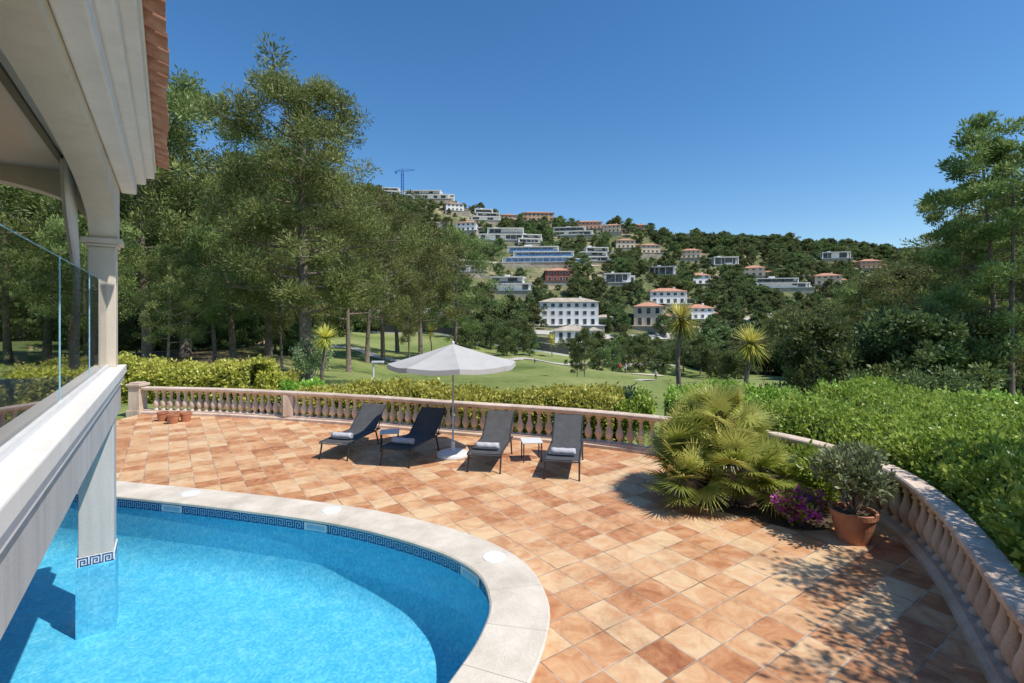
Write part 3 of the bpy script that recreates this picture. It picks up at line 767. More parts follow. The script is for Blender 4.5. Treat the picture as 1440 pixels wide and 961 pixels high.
prof = [(.075,0),(.075,.035),(.05,.045),(.045,.07),(.06,.09),(.088,.15),(.095,.20),(.085,.26),(.055,.34),(.038,.42),(.036,.47),(.055,.49),(.055,.505),(.04,.52),(.05,.55),(.075,.565),(.075,.62)]
bal = MB(); piers = MB()
seg = np.linalg.norm(np.diff(bp,axis=0),axis=1); cum = np.concatenate([[0],np.cumsum(seg)])
s = .45
pier_s = []
for (qx, qy) in [(-6.6,14.9)]:
    pier_s.append(cum[np.argmin(np.hypot(bp[:,0]-qx, bp[:,1]-qy))])
while s < cum[-1]:
    if min(abs(s-q) for q in pier_s) > .2:
        x, y = np.interp(s, cum, bp[:,0]), np.interp(s, cum, bp[:,1]); bal.lathe(prof, x, y, .128, 14)
    s += .25
bal.obj('balusters', M['stone'], be, smooth=True)
for q in pier_s:
    x, y = np.interp(q, cum, bp[:,0]), np.interp(q, cum, bp[:,1]); piers.box(x-.15, x+.15, y-.14, y+.14, .12, .75)
piers.obj('intermediate_pier', M['stone'], be, bevel=.01)
ep = MB(); x, y = bp[0]; ep.box(x-.42,x+.02,y-.22,y+.22,-.3,.12); ep.box(x-.38,x-.02,y-.18,y+.18,.12,.88); ep.box(x-.43,x+.03,y-.23,y+.23,.88,.96); ep.box(x-.36,x-.04,y-.16,y+.16,.96,1.0)
ep.obj('end_pier', M['stone'], be, bevel=.012)

# ------------------------------------------------------------------ pool
ZW = -.05; ZC = .12; ZF = -.92
pe = empty('swimming_pool')
rings = [(0,-.55),(.03,-.66),(.09,-.77),(.18,-.86),(.30,-.91),(.42,ZF)]
wl_ = MB(); nP = len(pl)
for (o, z) in rings:
    for p, q in zip(pl, pn): wl_.v.append((p[0]-q[0]*o, p[1]-q[1]*o, z))
for r_ in range(len(rings)-1):
    for i in range(nP): j = (i+1) % nP; wl_.q.append((r_*nP+i, r_*nP+j, (r_+1)*nP+j, (r_+1)*nP+i))
wl_.obj('pool_cove', M['pool'], pe, smooth=True)
V = np.array(wl_.v[-nP:]); F = orient(V, np.array(tessellate_polygon([[Vector(v) for v in V]])))
mesh_np('pool_floor', V, [F], M['pool'], parent=pe)
w_ = MB()
for p in pl: w_.v += [(*p,-.55),(*p,.062)]
for i in range(nP): j = (i+1) % nP; w_.q.append((2*i,2*j,2*j+1,2*i+1))
w_.obj('pool_wall', M['pool'], pe, smooth=True)
V = np.array([(*p, ZW) for p in pl]); F = orient(V, np.array(tessellate_polygon([[Vector(v) for v in V]])))
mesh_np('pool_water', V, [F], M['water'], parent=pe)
kb = MB(); sweep(pl, pn, [(.012,-.2),(.54,-.2),(.54,.058),(.012,.058)], kb, closed=True); kb.obj('kerb', M['white'], pe)
cp = MB(); npl = len(pl); stepn = 6
for s0 in range(0, npl-npl % stepn+1, stepn):
    ids = [(s0+k) for k in range(stepn+1) if s0+k <= npl]
    if len(ids) < 2: continue
    pp = [pl[i % npl].copy() for i in ids]; qq = [pn[i % npl] for i in ids]
    t = (pp[1]-pp[0]); pp[0] = pp[0]+t/np.linalg.norm(t)*.002; t = (pp[-1]-pp[-2]); pp[-1] = pp[-1]-t/np.linalg.norm(t)*.002
    sweep(pp, qq, [(-.03,.065),(.56,.065),(.575,.08),(.575,.108),(.56,ZC),(-.02,ZC),(-.04,.105),(-.04,.08)], cp)
cp.obj('coping', M['coping'], pe)
key = ["111111110","100000010","101111010","101001010","101011010","101000010","101111111"]
cumP = np.concatenate([[0],np.cumsum(np.linalg.norm(np.diff(np.vstack([pl,pl[:1]]),axis=0),axis=1))])
plc = np.vstack([pl,pl[:1]]); pnc = np.vstack([pn,pn[:1]])
def onpool(s_, off, z):
    s_ = s_ % cumP[-1]
    x = np.interp(s_, cumP, plc[:,0]); y = np.interp(s_, cumP, plc[:,1]); nx = np.interp(s_, cumP, pnc[:,0]); ny = np.interp(s_, cumP, pnc[:,1])
    return (x-nx*off, y-ny*off, z)
kd, kl = MB(), MB()
s = 0; cw = .018
for i in range(int(cumP[-1]/.06)):
    a = i*.06; kl.quad(onpool(a,.003,-.09),onpool(a+.06,.003,-.09),onpool(a+.06,.003,.062),onpool(a,.003,.062))
while s < cumP[-1]-.2:
    for r_, row in enumerate(key):
        c_ = 0
        while c_ < len(row):
            if row[c_] == '1':
                e_ = c_
                while e_ < len(row) and row[e_] == '1': e_ += 1
                z1 = .052-r_*cw
                kd.quad(onpool(s+c_*cw,.006,z1-cw),onpool(s+e_*cw,.006,z1-cw),onpool(s+e_*cw,.006,z1),onpool(s+c_*cw,.006,z1)); c_ = e_
            else: c_ += 1
    s += cw*9
kl.obj('tile_band', M['keylight'], pe); kd.obj('greek_key_tiles', M['keydark'], pe)
def nearest_s(x, y): return cumP[np.argmin(np.hypot(pl[:,0]-x, pl[:,1]-y))]
sm = MB(); lid = MB(); sd = MB()
for (x, y) in [(-5.5,8.05),(-2.9,7.33),(-.5,5.97)]:
    s0 = nearest_s(x, y)
    for k in range(4):
        a = s0-.2+k*.1; sm.quad(onpool(a,.02,-.06),onpool(a+.1,.02,-.06),onpool(a+.1,.02,.05),onpool(a,.02,.05))
    for k in range(4):
        a = s0-.16+k*.08; sd.quad(onpool(a,.024,-.04),onpool(a+.08,.024,-.04),onpool(a+.08,.024,.02),onpool(a,.024,.02))
    c = onpool(s0,-.33,ZC); lid.lathe([(.0,.012),(.12,.012),(.14,.008),(.145,0)], c[0], c[1], ZC, 20)
sm.obj('skimmer_frames', M['skimmer'], pe); sd.obj('skimmer_openings', M['keylight'], pe); lid.obj('skimmer_lids', M['skimmer'], pe)

# ------------------------------------------------------------------ villa (left)
vl = empty('villa_balcony', (-.67,0,0), R(34.6))
def vb(name, boxes, mat, bevel=0.0):
    m = MB()
    for b in boxes: m.box(*b)
    return m.obj(name, M[mat], vl, bevel=bevel)
vb('balcony_slab', [(-4.5,0,-4,8.5,1.8,2.3)], 'fascia', .01)
vb('ledge_cap', [(-.34,.06,-4,8.54,2.302,2.42)], 'white', .012)
vb('ledge_drip', [(.002,.03,-4,8.52,2.2,2.30)], 'white', .005)
vb('pool_column', [(-.38,-.03,7.8,8.2,.085,1.797)], 'fascia', .01)
vb('column_tiles_underwater', [(-.40,-.01,7.78,8.22,-1.26,-.03)], 'pool')
vb('column_tile_band', [(-.395,-.015,7.785,8.215,-.03,.085)], 'keywhite')
ck = MB(); cw = .0155
for k in range(3):
    s0 = -.385+k*cw*9*.87
    for r_, row in enumerate(key):
        for c_, ch in enumerate(row):
            if ch == '1':
                z1 = .08-r_*cw; x0 = s0+c_*cw*.85
                if x0+cw*.85 < -.015: ck.quad((x0,7.782,z1-cw),(x0+cw*.85,7.782,z1-cw),(x0+cw*.85,7.782,z1),(x0,7.782,z1))
                y0 = 7.79+(s0+.385)+c_*cw*.85
                if y0+cw*.85 < 8.21: ck.quad((-.012,y0,z1-cw),(-.012,y0+cw*.85,z1-cw),(-.012,y0+cw*.85,z1),(-.012,y0,z1))
ck.obj('column_key_tiles', M['keydark'], vl)
vb('upper_column', [(-.32,-.03,8.12,8.44,2.42,4.02)], 'render', .01)
vb('column_capital', [(-.35,0,8.08,8.47,4.022,4.06),(-.39,.04,8.04,8.51,4.062,4.13)], 'render', .008)
def arch_wall(name, u0, u1, o0, o1, zs, rise, ztop, t0, t1, axis, mat='render'):
    m = MB(); n = 36; us = np.linspace(o0, o1, n+1); c = (o0+o1)/2; hw = (o1-o0)/2
    zz = [zs+rise*math.sqrt(max(0, 1-abs((u-c)/hw)**2.3)) for u in us]
    P = (lambda u, t, z: (t, u, z)) if axis == 'Y' else (lambda u, t, z: (u, t, z))
    for i in range(n):
        for t in (t0, t1): m.quad(P(us[i],t,zz[i]),P(us[i+1],t,zz[i+1]),P(us[i+1],t,ztop),P(us[i],t,ztop))
        m.quad(P(us[i],t0,zz[i]),P(us[i+1],t0,zz[i+1]),P(us[i+1],t1,zz[i+1]),P(us[i],t1,zz[i]))
    for a, b in ((u0,o0),(o1,u1)):
        if b-a > .01:
            for t in (t0,t1): m.quad(P(a,t,zs),P(b,t,zs),P(b,t,ztop),P(a,t,ztop))
            m.quad(P(a,t0,zs),P(b,t0,zs),P(b,t1,zs),P(a,t1,zs))
    for u in (u0,u1): m.quad(P(u,t0,zs),P(u,t1,zs),P(u,t1,ztop),P(u,t0,ztop))
    return m.obj(name, M[mat], vl)
arch_wall('front_arch', -4, 8.46, .6, 8.10, 4.13, .62, 5.25, -.30, -.012, 'Y')
arch_wall('end_arch', -4.5, -.302, -3.9, -.36, 4.4, .42, 5.24, 8.14, 8.44, 'X')
vb('ceiling', [(-4.5,-.302,-4,8.138,4.96,5.1)], 'ceil')
vb('house_wall', [(-4.8,-4.502,-4,8.5,0,5.2)], 'render')
vb('near_column', [(-.3,-.015,.1,.56,2.42,4.12)], 'render')
vb('curtain_track', [(-.52,-.46,-3.5,8.0,4.92,4.958)], 'darkmetal')
vb('awning_cassette', [(-.01,.17,-4,8.72,4.87,5.03),(-.01,.28,-4,8.76,5.034,5.14),(-.01,.38,-4,8.8,5.144,5.25)], 'white', .02)
vb('soffit', [(-4.6,.40,-4,8.84,5.254,5.30)], 'white', .01)
def tile_roof():
    m = MB(); pitch = .27; sl_ = .32; seg = 8
    ny = int(12.9/pitch)
    for j in range(ny):
        yc = -3.95+j*pitch
        for (kind, r, dz, x0s) in (('cover', .09, .075, .50), ('chan', .105, .03, .545)):
            yy = yc if kind == 'cover' else yc+pitch/2
            for i in range(12 if yy > 0 else 6):
                xa = x0s-i*.40; xb = xa-.46; ra = r; rb = r*.82
                za = 5.32+(.50-xa)*sl_+dz+.02; zb = 5.32+(.50-xb)*sl_+dz-.005
                jit = .012*math.sin(j*7.3+i*3.1); b0 = len(m.v)
                for (xx, zz, rr) in ((xa+jit, za, ra), (xb+jit, zb, rb)):
                    for t_ in (0, .016):
                        for k in range(seg+1):
                            a = math.pi*k/seg; sg = 1 if kind == 'cover' else -1
                            m.v.append((xx, yy+(rr-t_)*math.cos(a), zz+sg*(rr-t_)*math.sin(a)*.8))
                n1 = seg+1
                for k in range(seg):
                    m.q.append((b0+k, b0+k+1, b0+2*n1+k+1, b0+2*n1+k))
                    m.q.append((b0+n1+k, b0+n1+k+1, b0+3*n1+k+1, b0+3*n1+k))
                    m.q.append((b0+k, b0+k+1, b0+n1+k+1, b0+n1+k))
                for k in (0, seg): m.q.append((b0+k, b0+n1+k, b0+3*n1+k, b0+2*n1+k))
    m.obj('tile_roof', M['rooftile'], vl)
    d = MB(); d.quad((.39,-4,5.32),(.39,8.86,5.32),(-4.6,8.86,5.32+4.99*sl_),(-4.6,-4,5.32+4.99*sl_)); d.obj('roof_deck', M['render'], vl)
tile_roof()
gm_, cl = MB(), MB()
for k in range(7):
    y1 = 8.0-k*1.7; y0 = y1-1.685
    gm_.quad((-.12,y0,2.46),(-.12,y1,2.46),(-.12,y1,3.54),(-.12,y0,3.54))
    cl.box(-.125,-.115,y0-.004,y0,2.46,3.54); cl.box(-.124,-.116,y0,y1,3.54,3.546)
gm_.obj('glass_panels', M['glass'], vl); cl.obj('glass_edges', M['keylight'], vl)
vb('glass_channel', [(-.15,-.09,-3.6,8.02,2.421,2.465)], 'metalwhite')
def curtain():
    V = []; nu, nv = 60, 40
    for i in range(nv+1):
        z = 4.92-(4.92-2.45)*i/nv
        f = 1-.72*math.exp(-((z-3.45)/.75)**2) if z > 3.45 else .28+.25*(3.45-z)
        for j in range(nu+1):
            u = j/nu; y = 7.95-(1-u)*.75*f; x = -.44+.045*math.sin(u*2*math.pi*7)*(0.6+.4*f)+ (1-f)*.06
            V.append((x, y, z))
    m = nu+1; F = [(i*m+j, i*m+j+1, (i+1)*m+j+1, (i+1)*m+j) for i in range(nv) for j in range(nu)]
    mesh_np('curtain', V, [np.array(F)], M['cloth'], parent=vl, smooth=True)
curtain()
vb('wall_lamp', [(-1.2,-1.0,3.2,4.2,4.88,4.958)], 'metalwhite', .02)

# ------------------------------------------------------------------ sun loungers
def lounger(x0, y0, x1, y1):
    dx, dy = x1-x0, y1-y0; rz = -math.atan2(dx, dy)
    e = empty('sun_lounger', (x0, y0, 0), rz)
    f = MB(); W = .33; zs = .37; hy, hz = 1.22, .37; ba = R(38); bl = .82
    ty, tz = hy+bl*math.cos(ba), hz+bl*math.sin(ba)
    for s_ in (-1, 1):
        f.tube([(s_*W,0,zs-.02),(s_*W,.03,zs),(s_*W,hy+.28,zs)], .02, 8)
        f.tube([(s_*(W-.02),hy,hz+.01),(s_*(W-.02),ty,tz)], .017, 8)
        f.tube([(s_*W,.1,zs),(s_*W,.06,.2),(s_*W,.0,.02)], [.02,.018,.016], 8)
        f.tube([(s_*W,1.28,zs),(s_*W,1.36,.18),(s_*W,1.42,.02)], [.02,.018,.016], 8)
        f.tube([(s_*(W-.04),hy+.5,hz+.37),(s_*(W-.04),hy+.26,zs)], .01, 6)
        f.tube([(s_*W,.0,.015),(s_*W,.0,-.0)], .022, 8); f.tube([(s_*W,1.42,.015),(s_*W,1.42,0)], .022, 8)
    for (yy, zz) in ((0,zs-.02),(hy,zs-.02),(hy+.27,zs),(ty,tz)): f.tube([(-W,yy,zz),(W,yy,zz)], .016, 8)
    f.obj('frame', M['frame'], e, smooth=True)
    V = []; prof_ = []
    for t in np.linspace(0, 1, 9): prof_.append((.02+t*(hy-.03), zs+.012-.02*math.sin(math.pi*t)))
    for t in np.linspace(0.02, 1, 7): prof_.append((hy+(ty-hy)*t, hz+.02+(tz-hz)*t-.012*math.sin(math.pi*t)))
    for (yy, zz) in prof_:
        for k in range(5): u = -1+k*.5; V.append((u*(W-.005), yy, zz-.008*(1-u*u)))
    F = [(i*5+j, i*5+j+1, (i+1)*5+j+1, (i+1)*5+j) for i in range(len(prof_)-1) for j in range(4)]
    o = mesh_np('sling', V, [np.array(F)], M['sling'], parent=e, smooth=False); sl = o.modifiers.new('s','SOLIDIFY'); sl.thickness = .012
    te = empty('rolled_towel', (x0, y0, 0), rz)
    tm = MB()
    pts_ = []
    for k in range(70):
        t = k/69*2*math.pi*2.6; r = .022+.052*k/69; pts_.append((r*math.cos(t)*1.12, r*math.sin(t)*.92))
    L_ = np.linspace(-.24, .24, 9)
    for k, xx in enumerate(L_):
        wob = .004*math.sin(k*2.1)
        for (a, b) in pts_: tm.v.append((xx+.006*math.sin(a*60), .36+a*(1+wob), zs+.082+b+wob))
    npz = len(pts_)
    for k in range(8):
        for j in range(npz-1): tm.q.append((k*npz+j, k*npz+j+1, (k+1)*npz+j+1, (k+1)*npz+j))
    o = tm.obj('towel_roll', M['towel'], te, smooth=True); sl = o.modifiers.new('s','SOLIDIFY'); sl.thickness = .014
for a in [(-3.85,10.72,-3.45,12.6),(-2.42,10.25,-1.9,12.0),(-.56,9.85,-.25,11.75),(.94,9.42,1.30,11.35)]: lounger(*a)
def side_table(x, y, rz):
    e = empty('side_table', (x, y, 0), rz); m = MB(); m.box(-.22,.22,-.22,.22,.40,.425); m.obj('table_top', M['metalwhite'], e, bevel=.005)
    l = MB()
    for a in (-.19,.19):
        for b in (-.19,.19): l.tube([(a,b,0),(a,b,.4)], .014, 8)
        l.tube([(a,-.19,.38),(a,.19,.38)], .012, 6)
    l.obj('legs', M['frame'], e)
side_table(.42, 10.75, .1); side_table(-2.85, 11.6, .2)

ue = empty('parasol', (-1.31,11.05,0), R(12))
m = MB(); m.lathe([(.0,.0),(.36,0),(.37,.03),(.36,.07),(.30,.10),(.06,.12),(.045,.14),(.045,.32),(.0,.32)], 0,0,0,32); m.obj('base', M['metalwhite'], ue, smooth=False)
m = MB(); m.tube([(0,0,.1),(0,0,2.5)], .021, 12); m.lathe([(.0,2.56),(.03,2.53),(.035,2.50),(.02,2.47)],0,0,0,12); m.obj('pole', M['metalwhite'], ue, smooth=True)
def canopy():
    V = []; ns, nr = 64, 10; Rr = 1.42
    for i in range(nr+1):
        t = i/nr
        for j in range(ns):
            a = 2*math.pi*j/ns; k = (j % 8)/8
            poly = math.cos(math.pi/8)/math.cos((a % (math.pi/4))-math.pi/8)
            sag = -.035*t*math.sin(math.pi*k)
            V.append((Rr*t*poly*math.cos(a), Rr*t*poly*math.sin(a), 2.49-.42*t-.05*t*(1-t)*4*.3+sag))
    for j in range(ns):
        x, y, z = V[nr*ns+j]; V.append((x*1.003, y*1.003, z-.10))
    F = [(i*ns+j, i*ns+(j+1) % ns, (i+1)*ns+(j+1) % ns, (i+1)*ns+j) for i in range(nr+1) for j in range(ns)]
    mesh_np('canopy', V, [np.array(F)], M['canvas'], parent=ue)
    r = MB()
    for k in range(8):
        a = 2*math.pi*k/8; r.tube([(0,0,2.45),(1.38*math.cos(a),1.38*math.sin(a),2.05)], .009, 5)
        r.tube([(.02*math.cos(a),.02*math.sin(a),1.95),(.7*math.cos(a),.7*math.sin(a),2.24)], .007, 5)
    r.lathe([(.02,1.9),(.04,1.92),(.04,1.98),(.02,2.0)],0,0,0,12); r.obj('ribs', M['metalwhite'], ue)
canopy()

# ------------------------------------------------------------------ plants
def blades(base, dirs, length, width, droop, g, nseg=4, side=None):
    V = []; F = []
    for b, d, ln in zip(base, dirs, length):
        d = d/np.linalg.norm(d); s_ = np.cross(d, [0,0,1.0]) if side is None else np.cross(side, d)
        if np.linalg.norm(s_) < 1e-3: s_ = np.array([1.,0,0])
        s_ /= np.linalg.norm(s_); i0 = len(V)
        for k in range(nseg+1):
            t = k/nseg; p = b+d*ln*t+np.array([0,0,-droop*ln*t*t]); w = width*(1-t**1.6)*(.6+1.2*t*(1-t)*2)*.8+.0008
            V.append(p-s_*w); V.append(p+s_*w)
        for k in range(nseg): F.append((i0+2*k,i0+2*k+1,i0+2*k+3,i0+2*k+2))
    return V, F
def yucca(px, y, headz, rad, seed, n=260):
    g = np.random.default_rng(seed); x, _ = at(px, y); z0 = float(H(x, y)); h = headz-z0
    mb = MB(); pts_ = [(.12*math.sin(k*.9+seed), .1*math.cos(k*.7), h*k/6-.2*(k == 0)) for k in range(7)]
    mb.tube(pts_, [.15,.11,.10,.095,.09,.09,.08], 9)
    top = np.array(pts_[-1])
    d = g.normal(size=(n,3)); d /= np.linalg.norm(d,axis=1)[:,None]; d[:,2] = d[:,2]*.85+.12
    V, F = blades(top+d*.06, d, g.uniform(.75,1.1,n)*rad, .034, .12, g)
    nb = len(mb.v); tint = np.concatenate([np.zeros(len(mb.q)+len(mb.t)), np.repeat(np.clip(.55+d[:,2]*.35+g.normal(size=n)*.15,0,1),4)])
    midx = np.concatenate([np.zeros(len(mb.q)+len(mb.t)), np.ones(len(F))])
    o = mesh_np('yucca_tree', np.concatenate([np.array(mb.v), np.array(V)]), [np.array(mb.q), np.array(mb.t), np.array(F)+nb], [M['bark'], M['yucca']], midx, tint, smooth=True)
    o.location = (x, y, z0)
yucca(956, 19.5, 3.0, .92, 1, 320); yucca(1051, 20, 2.0, .95, 2, 320); yucca(455, 24, 2.05, .8, 3); yucca(388, 50, 2.4, .9, 4); yucca(606, 95, 0.2, 2.6, 6); yucca(776, 130, -3.0, 2.8, 8)

def fan_palm(x, y):
    g = np.random.default_rng(12); V = []; Fq = []; tint = []; mb = MB()
    stems = [(0,0,1.05,1.0),(.38,.1,.75,.9),(-.42,-.05,.72,.9),(.05,-.42,.6,.88),(-.15,.36,.85,.85),(.52,-.35,.42,.8),(-.55,-.35,.40,.8)]
    for (sx, sy, hz, sc) in stems:
        mb.tube([(sx*.5,sy*.5,-.1),(sx*.8,sy*.8,hz*.5),(sx,sy,hz)], [.12,.11,.10], 9)
        nf = int(38*sc)
        for i in range(nf):
            u = (i+.5)/nf; el = R(76-112*u+g.normal()*6); az = i*2.4+g.normal()*.3
            d = np.array([math.cos(az)*math.cos(el), math.sin(az)*math.cos(el), math.sin(el)])
            c = np.array([sx,sy,hz]); pl_ = g.uniform(.34,.52)*sc; p1 = c+d*pl_
            mb.tube([c, c+d*pl_*.5+np.array([0,0,.01]), p1], [.012,.009,.006], 4, cap=False)
            up = np.array([0,0,1.0]); s_ = np.cross(d, up); s_ /= np.linalg.norm(s_)+1e-6; nn_ = np.cross(s_, d)
            tl = g.uniform(-.15,.55); bd_ = d*(1-.35*abs(tl))+nn_*tl; bd_ /= np.linalg.norm(bd_); bn_ = np.cross(s_, bd_)
            fr = g.uniform(.36,.46)*(.6+.4*sc); nl_ = 27; roll = g.normal()*.3
            s2 = s_*math.cos(roll)+bn_*math.sin(roll); fn_ = np.cross(bd_, s2)
            angs = np.linspace(-2.0, 2.0, nl_); dirs = []
            for a in angs:
                q = bd_*math.cos(a)+s2*math.sin(a)+g.normal(size=3)*.03; dirs.append(q)
            lens = [fr*(1-.25*abs(a)/2.0)*g.uniform(.92,1.05) for a in angs]
            v, f = blades([p1]*nl_, dirs, lens, .017, .04+.12*u, g, 3, side=fn_)
            b = len(V); V += v; Fq += [tuple(k+b for k in ff) for ff in f]
            tv = np.clip(.5+.3*math.sin(el)+g.normal()*.22, 0, 1); tint += [tv]*len(f)
    nb = len(mb.v); nbf = len(mb.q)+len(mb.t)
    o = mesh_np('fan_palm', np.concatenate([np.array(mb.v), np.array(V)]), [np.array(mb.q), np.array(mb.t), np.array(Fq)+nb], [M['bark'], M['palm']],
        np.concatenate([np.zeros(nbf), np.ones(len(Fq))]), np.concatenate([np.zeros(nbf), np.array(tint)]), smooth=False)
    o.location = (x, y, 0); o.scale = (1.12,1.12,1.14)
fan_palm(3.52, 8.55)

def shrub(name, x, y, z0, rad, hgt, mat, per, ll, lw, seed, ncl=18, mat2=None, frac2=0.0, stems=5, zlow=.35, up=.35):
    g = np.random.default_rng(seed); mb = MB(); cl_ = []
    for k in range(ncl):
        a = g.uniform(0, 6.28); r = rad*math.sqrt(g.random())*.75; zc = hgt*(zlow+(.95-zlow)*g.random()*(1-(r/rad)**2*.5))
        cl_.append((r*math.cos(a), r*math.sin(a), zc, rad*g.uniform(.25,.42)))
    for k in range(stems):
        c = cl_[k]; tr = .02*max(1, rad); mb.tube([(0,0,-.05),(c[0]*.4,c[1]*.4,c[2]*.5),(c[0],c[1],c[2])], [tr,tr*.7,tr*.3], 5)
    V, F, t = clump_leaves(cl_, per, ll, lw, .85, up, g)
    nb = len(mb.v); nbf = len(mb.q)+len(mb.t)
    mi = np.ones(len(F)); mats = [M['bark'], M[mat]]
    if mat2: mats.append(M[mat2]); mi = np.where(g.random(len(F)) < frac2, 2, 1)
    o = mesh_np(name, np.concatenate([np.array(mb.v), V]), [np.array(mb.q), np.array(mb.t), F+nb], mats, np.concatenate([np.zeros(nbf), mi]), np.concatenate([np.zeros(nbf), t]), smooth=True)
    o.location = (x, y, z0); return o
def pot(name, x, y, r, h, parent=None):
    e = parent or empty(name, (x, y, 0)); m = MB()
    m.lathe([(0,0),(r*.72,0),(r*.9,h*.5),(r*.98,h*.82),(r*1.06,h*.83),(r*1.08,h),(r*.95,h),(r*.9,h*.85)],0,0,0,32); m.obj('pot', M['terracotta'], e, smooth=False)
    s_ = MB(); s_.lathe([(0,h*.88),(r*.93,h*.88)],0,0,0,24); s_.obj('soil', M['soil'], e); return e
pe2 = pot('potted_olive', 4.73, 6.9, .27, .42)
o = shrub('olive_foliage', 0,0,.38,.56,.88,'olive',180,.075,.016,21,ncl=22,stems=12); o.parent = pe2
for k, (x, y) in enumerate([(-10.35,14.75),(-9.98,14.72),(-9.62,14.68),(-9.8,14.4)]): pot('flower_pot', x, y, .15, .27)
shrub('bougainvillea', 4.28, 7.35, .0, .36, .50, 'hedge', 150, .06, .022, 22, mat2='bloom', frac2=.42)
shrub('oleander_shrub', 4.95, 7.95, .0, .55, .95, 'hedge', 230, .11, .016, 23)
shrub('oleander_shrub', 4.75, 9.0, .0, .55, .8, 'hedge', 240, .08, .018, 24)
shrub('olive_tree', 6.75, 4.15, -1.3, 1.2, 7.3, 'olive', 200, .09, .022, 26, ncl=34, stems=14, zlow=.48)
shrub('olive_tree', 6.0, 2.85, -1.3, 1.15, 6.8, 'olive', 200, .09, .022, 27, ncl=32, stems=12, zlow=.46)
shrub('olive_tree', 7.75, 5.3, -1.3, 1.05, 6.8, 'olive', 170, .09, .022, 28, ncl=22, stems=12, zlow=.55)
bd = MB(); bedp = catmull([(2.95,9.0),(3.0,8.2),(3.5,7.75),(4.2,7.2),(4.9,7.4),(5.3,7.9),(5.3,8.6),(4.9,9.4),(4.2,10.2),(3.5,10.0)], .15, True)
V = np.array([(*p,.006) for p in bedp]); F = orient(V, np.array(tessellate_polygon([[Vector(v) for v in V]]))); mesh_np('planting_bed', V, [F], M['soil'])

def sn(x, y, s=1.0):
    return (np.sin(x*2.1*s+1.3)*np.sin(y*2.6*s+.4)+.6*np.sin(x*4.7*s+y*3.1*s)+.4*np.sin(x*9.1*s-y*7.7*s))/2
def hedge_strip(name, path, w0, w1, z0, z1, dens, ll, lw, mat, seed, lump=.12, depth=.16, rise=0.0):
    g = np.random.default_rng(seed); P = catmull(path, .25); nn = -normals2(P)
    Lg = np.concatenate([[0],np.cumsum(np.linalg.norm(np.diff(P,axis=0),axis=1))]); W = w1-w0; h = z1-z0
    def surf(s_, w, top):
        x = np.interp(s_,Lg,P[:,0])+np.interp(s_,Lg,nn[:,0])*w; y = np.interp(s_,Lg,P[:,1])+np.interp(s_,Lg,nn[:,1])*w
        u = np.abs((w-w0)/W*2-1)
        z = z0+h*top+lump*sn(x,y)*top+lump*.8*np.sin(s_*.9+seed)*top+rise*(w-w0)-.22*u**8*top
        return np.stack([x,y,z],1)
    nt_ = int(dens*Lg[-1]*W); ns_ = int(dens*Lg[-1]*h)
    s_ = g.uniform(0,Lg[-1],nt_); w = g.uniform(w0,w1,nt_); p = surf(s_,w,np.ones(nt_)); p[:,2] -= np.abs(g.normal(size=nt_))*depth*.7-.04
    sp_ = g.random(nt_) < .08; p[sp_,2] += g.uniform(.03,.18,sp_.sum())
    nrm_ = np.tile([0,0,1.0],(nt_,1))
    ps, ns2 = [p], [nrm_]
    for side, wv in ((-1,w0),(1,w1)):
        s_ = g.uniform(0,Lg[-1],ns_); t = g.random(ns_); q = surf(s_, np.full(ns_,wv), t)
        bx = np.interp(s_,Lg,nn[:,0])*side; by = np.interp(s_,Lg,nn[:,1])*side
        o_ = g.normal(size=ns_)*depth*.5+lump*.6*sn(q[:,0]*1.3, q[:,2]*3)
        q[:,0] += bx*o_; q[:,1] += by*o_; ps.append(q); ns2.append(np.stack([bx,by,np.full(ns_,.4)],1))
    p = np.concatenate(ps); nv = np.concatenate(ns2); n_ = len(p)
    d = nv+g.normal(size=(n_,3))*.75; d /= np.linalg.norm(d,axis=1)[:,None]
    sz = g.uniform(.65,1.3,n_); V, F = leaf_quads(p, d, ll*sz, lw*sz, g)
    t = np.clip(.5+.22*sn(p[:,0]*.8,p[:,1]*.8)+g.normal(size=n_)*.2, 0, 1)
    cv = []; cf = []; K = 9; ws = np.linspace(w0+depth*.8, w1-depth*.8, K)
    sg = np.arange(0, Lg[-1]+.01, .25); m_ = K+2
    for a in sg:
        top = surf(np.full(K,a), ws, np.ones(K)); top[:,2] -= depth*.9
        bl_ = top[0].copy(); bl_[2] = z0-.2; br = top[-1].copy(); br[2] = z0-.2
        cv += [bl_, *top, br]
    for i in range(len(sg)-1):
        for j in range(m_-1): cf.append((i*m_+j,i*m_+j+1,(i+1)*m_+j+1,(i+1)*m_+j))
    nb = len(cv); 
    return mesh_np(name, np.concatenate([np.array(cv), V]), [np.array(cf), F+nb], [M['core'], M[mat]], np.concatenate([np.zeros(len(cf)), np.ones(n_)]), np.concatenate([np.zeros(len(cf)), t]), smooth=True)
hedge_strip('clipped_hedge', [(4.9,10.6),(5.5,9.4),(5.75,8.3),(5.70,7.15),(5.3,5.95),(4.75,4.9),(4.17,3.9),(3.65,2.95),(3.05,2.0)], .22, 5.2, -1.0, 1.24, 1400, .08, .023, 'hedge', 41, lump=.18, rise=.05)
hedge_strip('garden_hedge', [(-8.0,19.2),(-5,18.6),(-2,18.2),(1,17.4),(3.5,16.4)], -.9, 1.2, -1.4, .38, 650, .12, .038, 'yellow', 42, lump=.18)
hedge_strip('garden_hedge', [(-19,19.5),(-15.5,20),(-12.5,19.8),(-9.8,19.5)], -.8, 1.0, -.6, 1.2, 650, .12, .038, 'yellow', 43, lump=.2)
hedge_strip('low_hedge', [(4.5,14.6),(7,13.6),(9.5,12.6),(12.5,12.2)], -.5, 1.4, -1.6, .8, 600, .11, .03, 'hedge', 44, lump=.22)
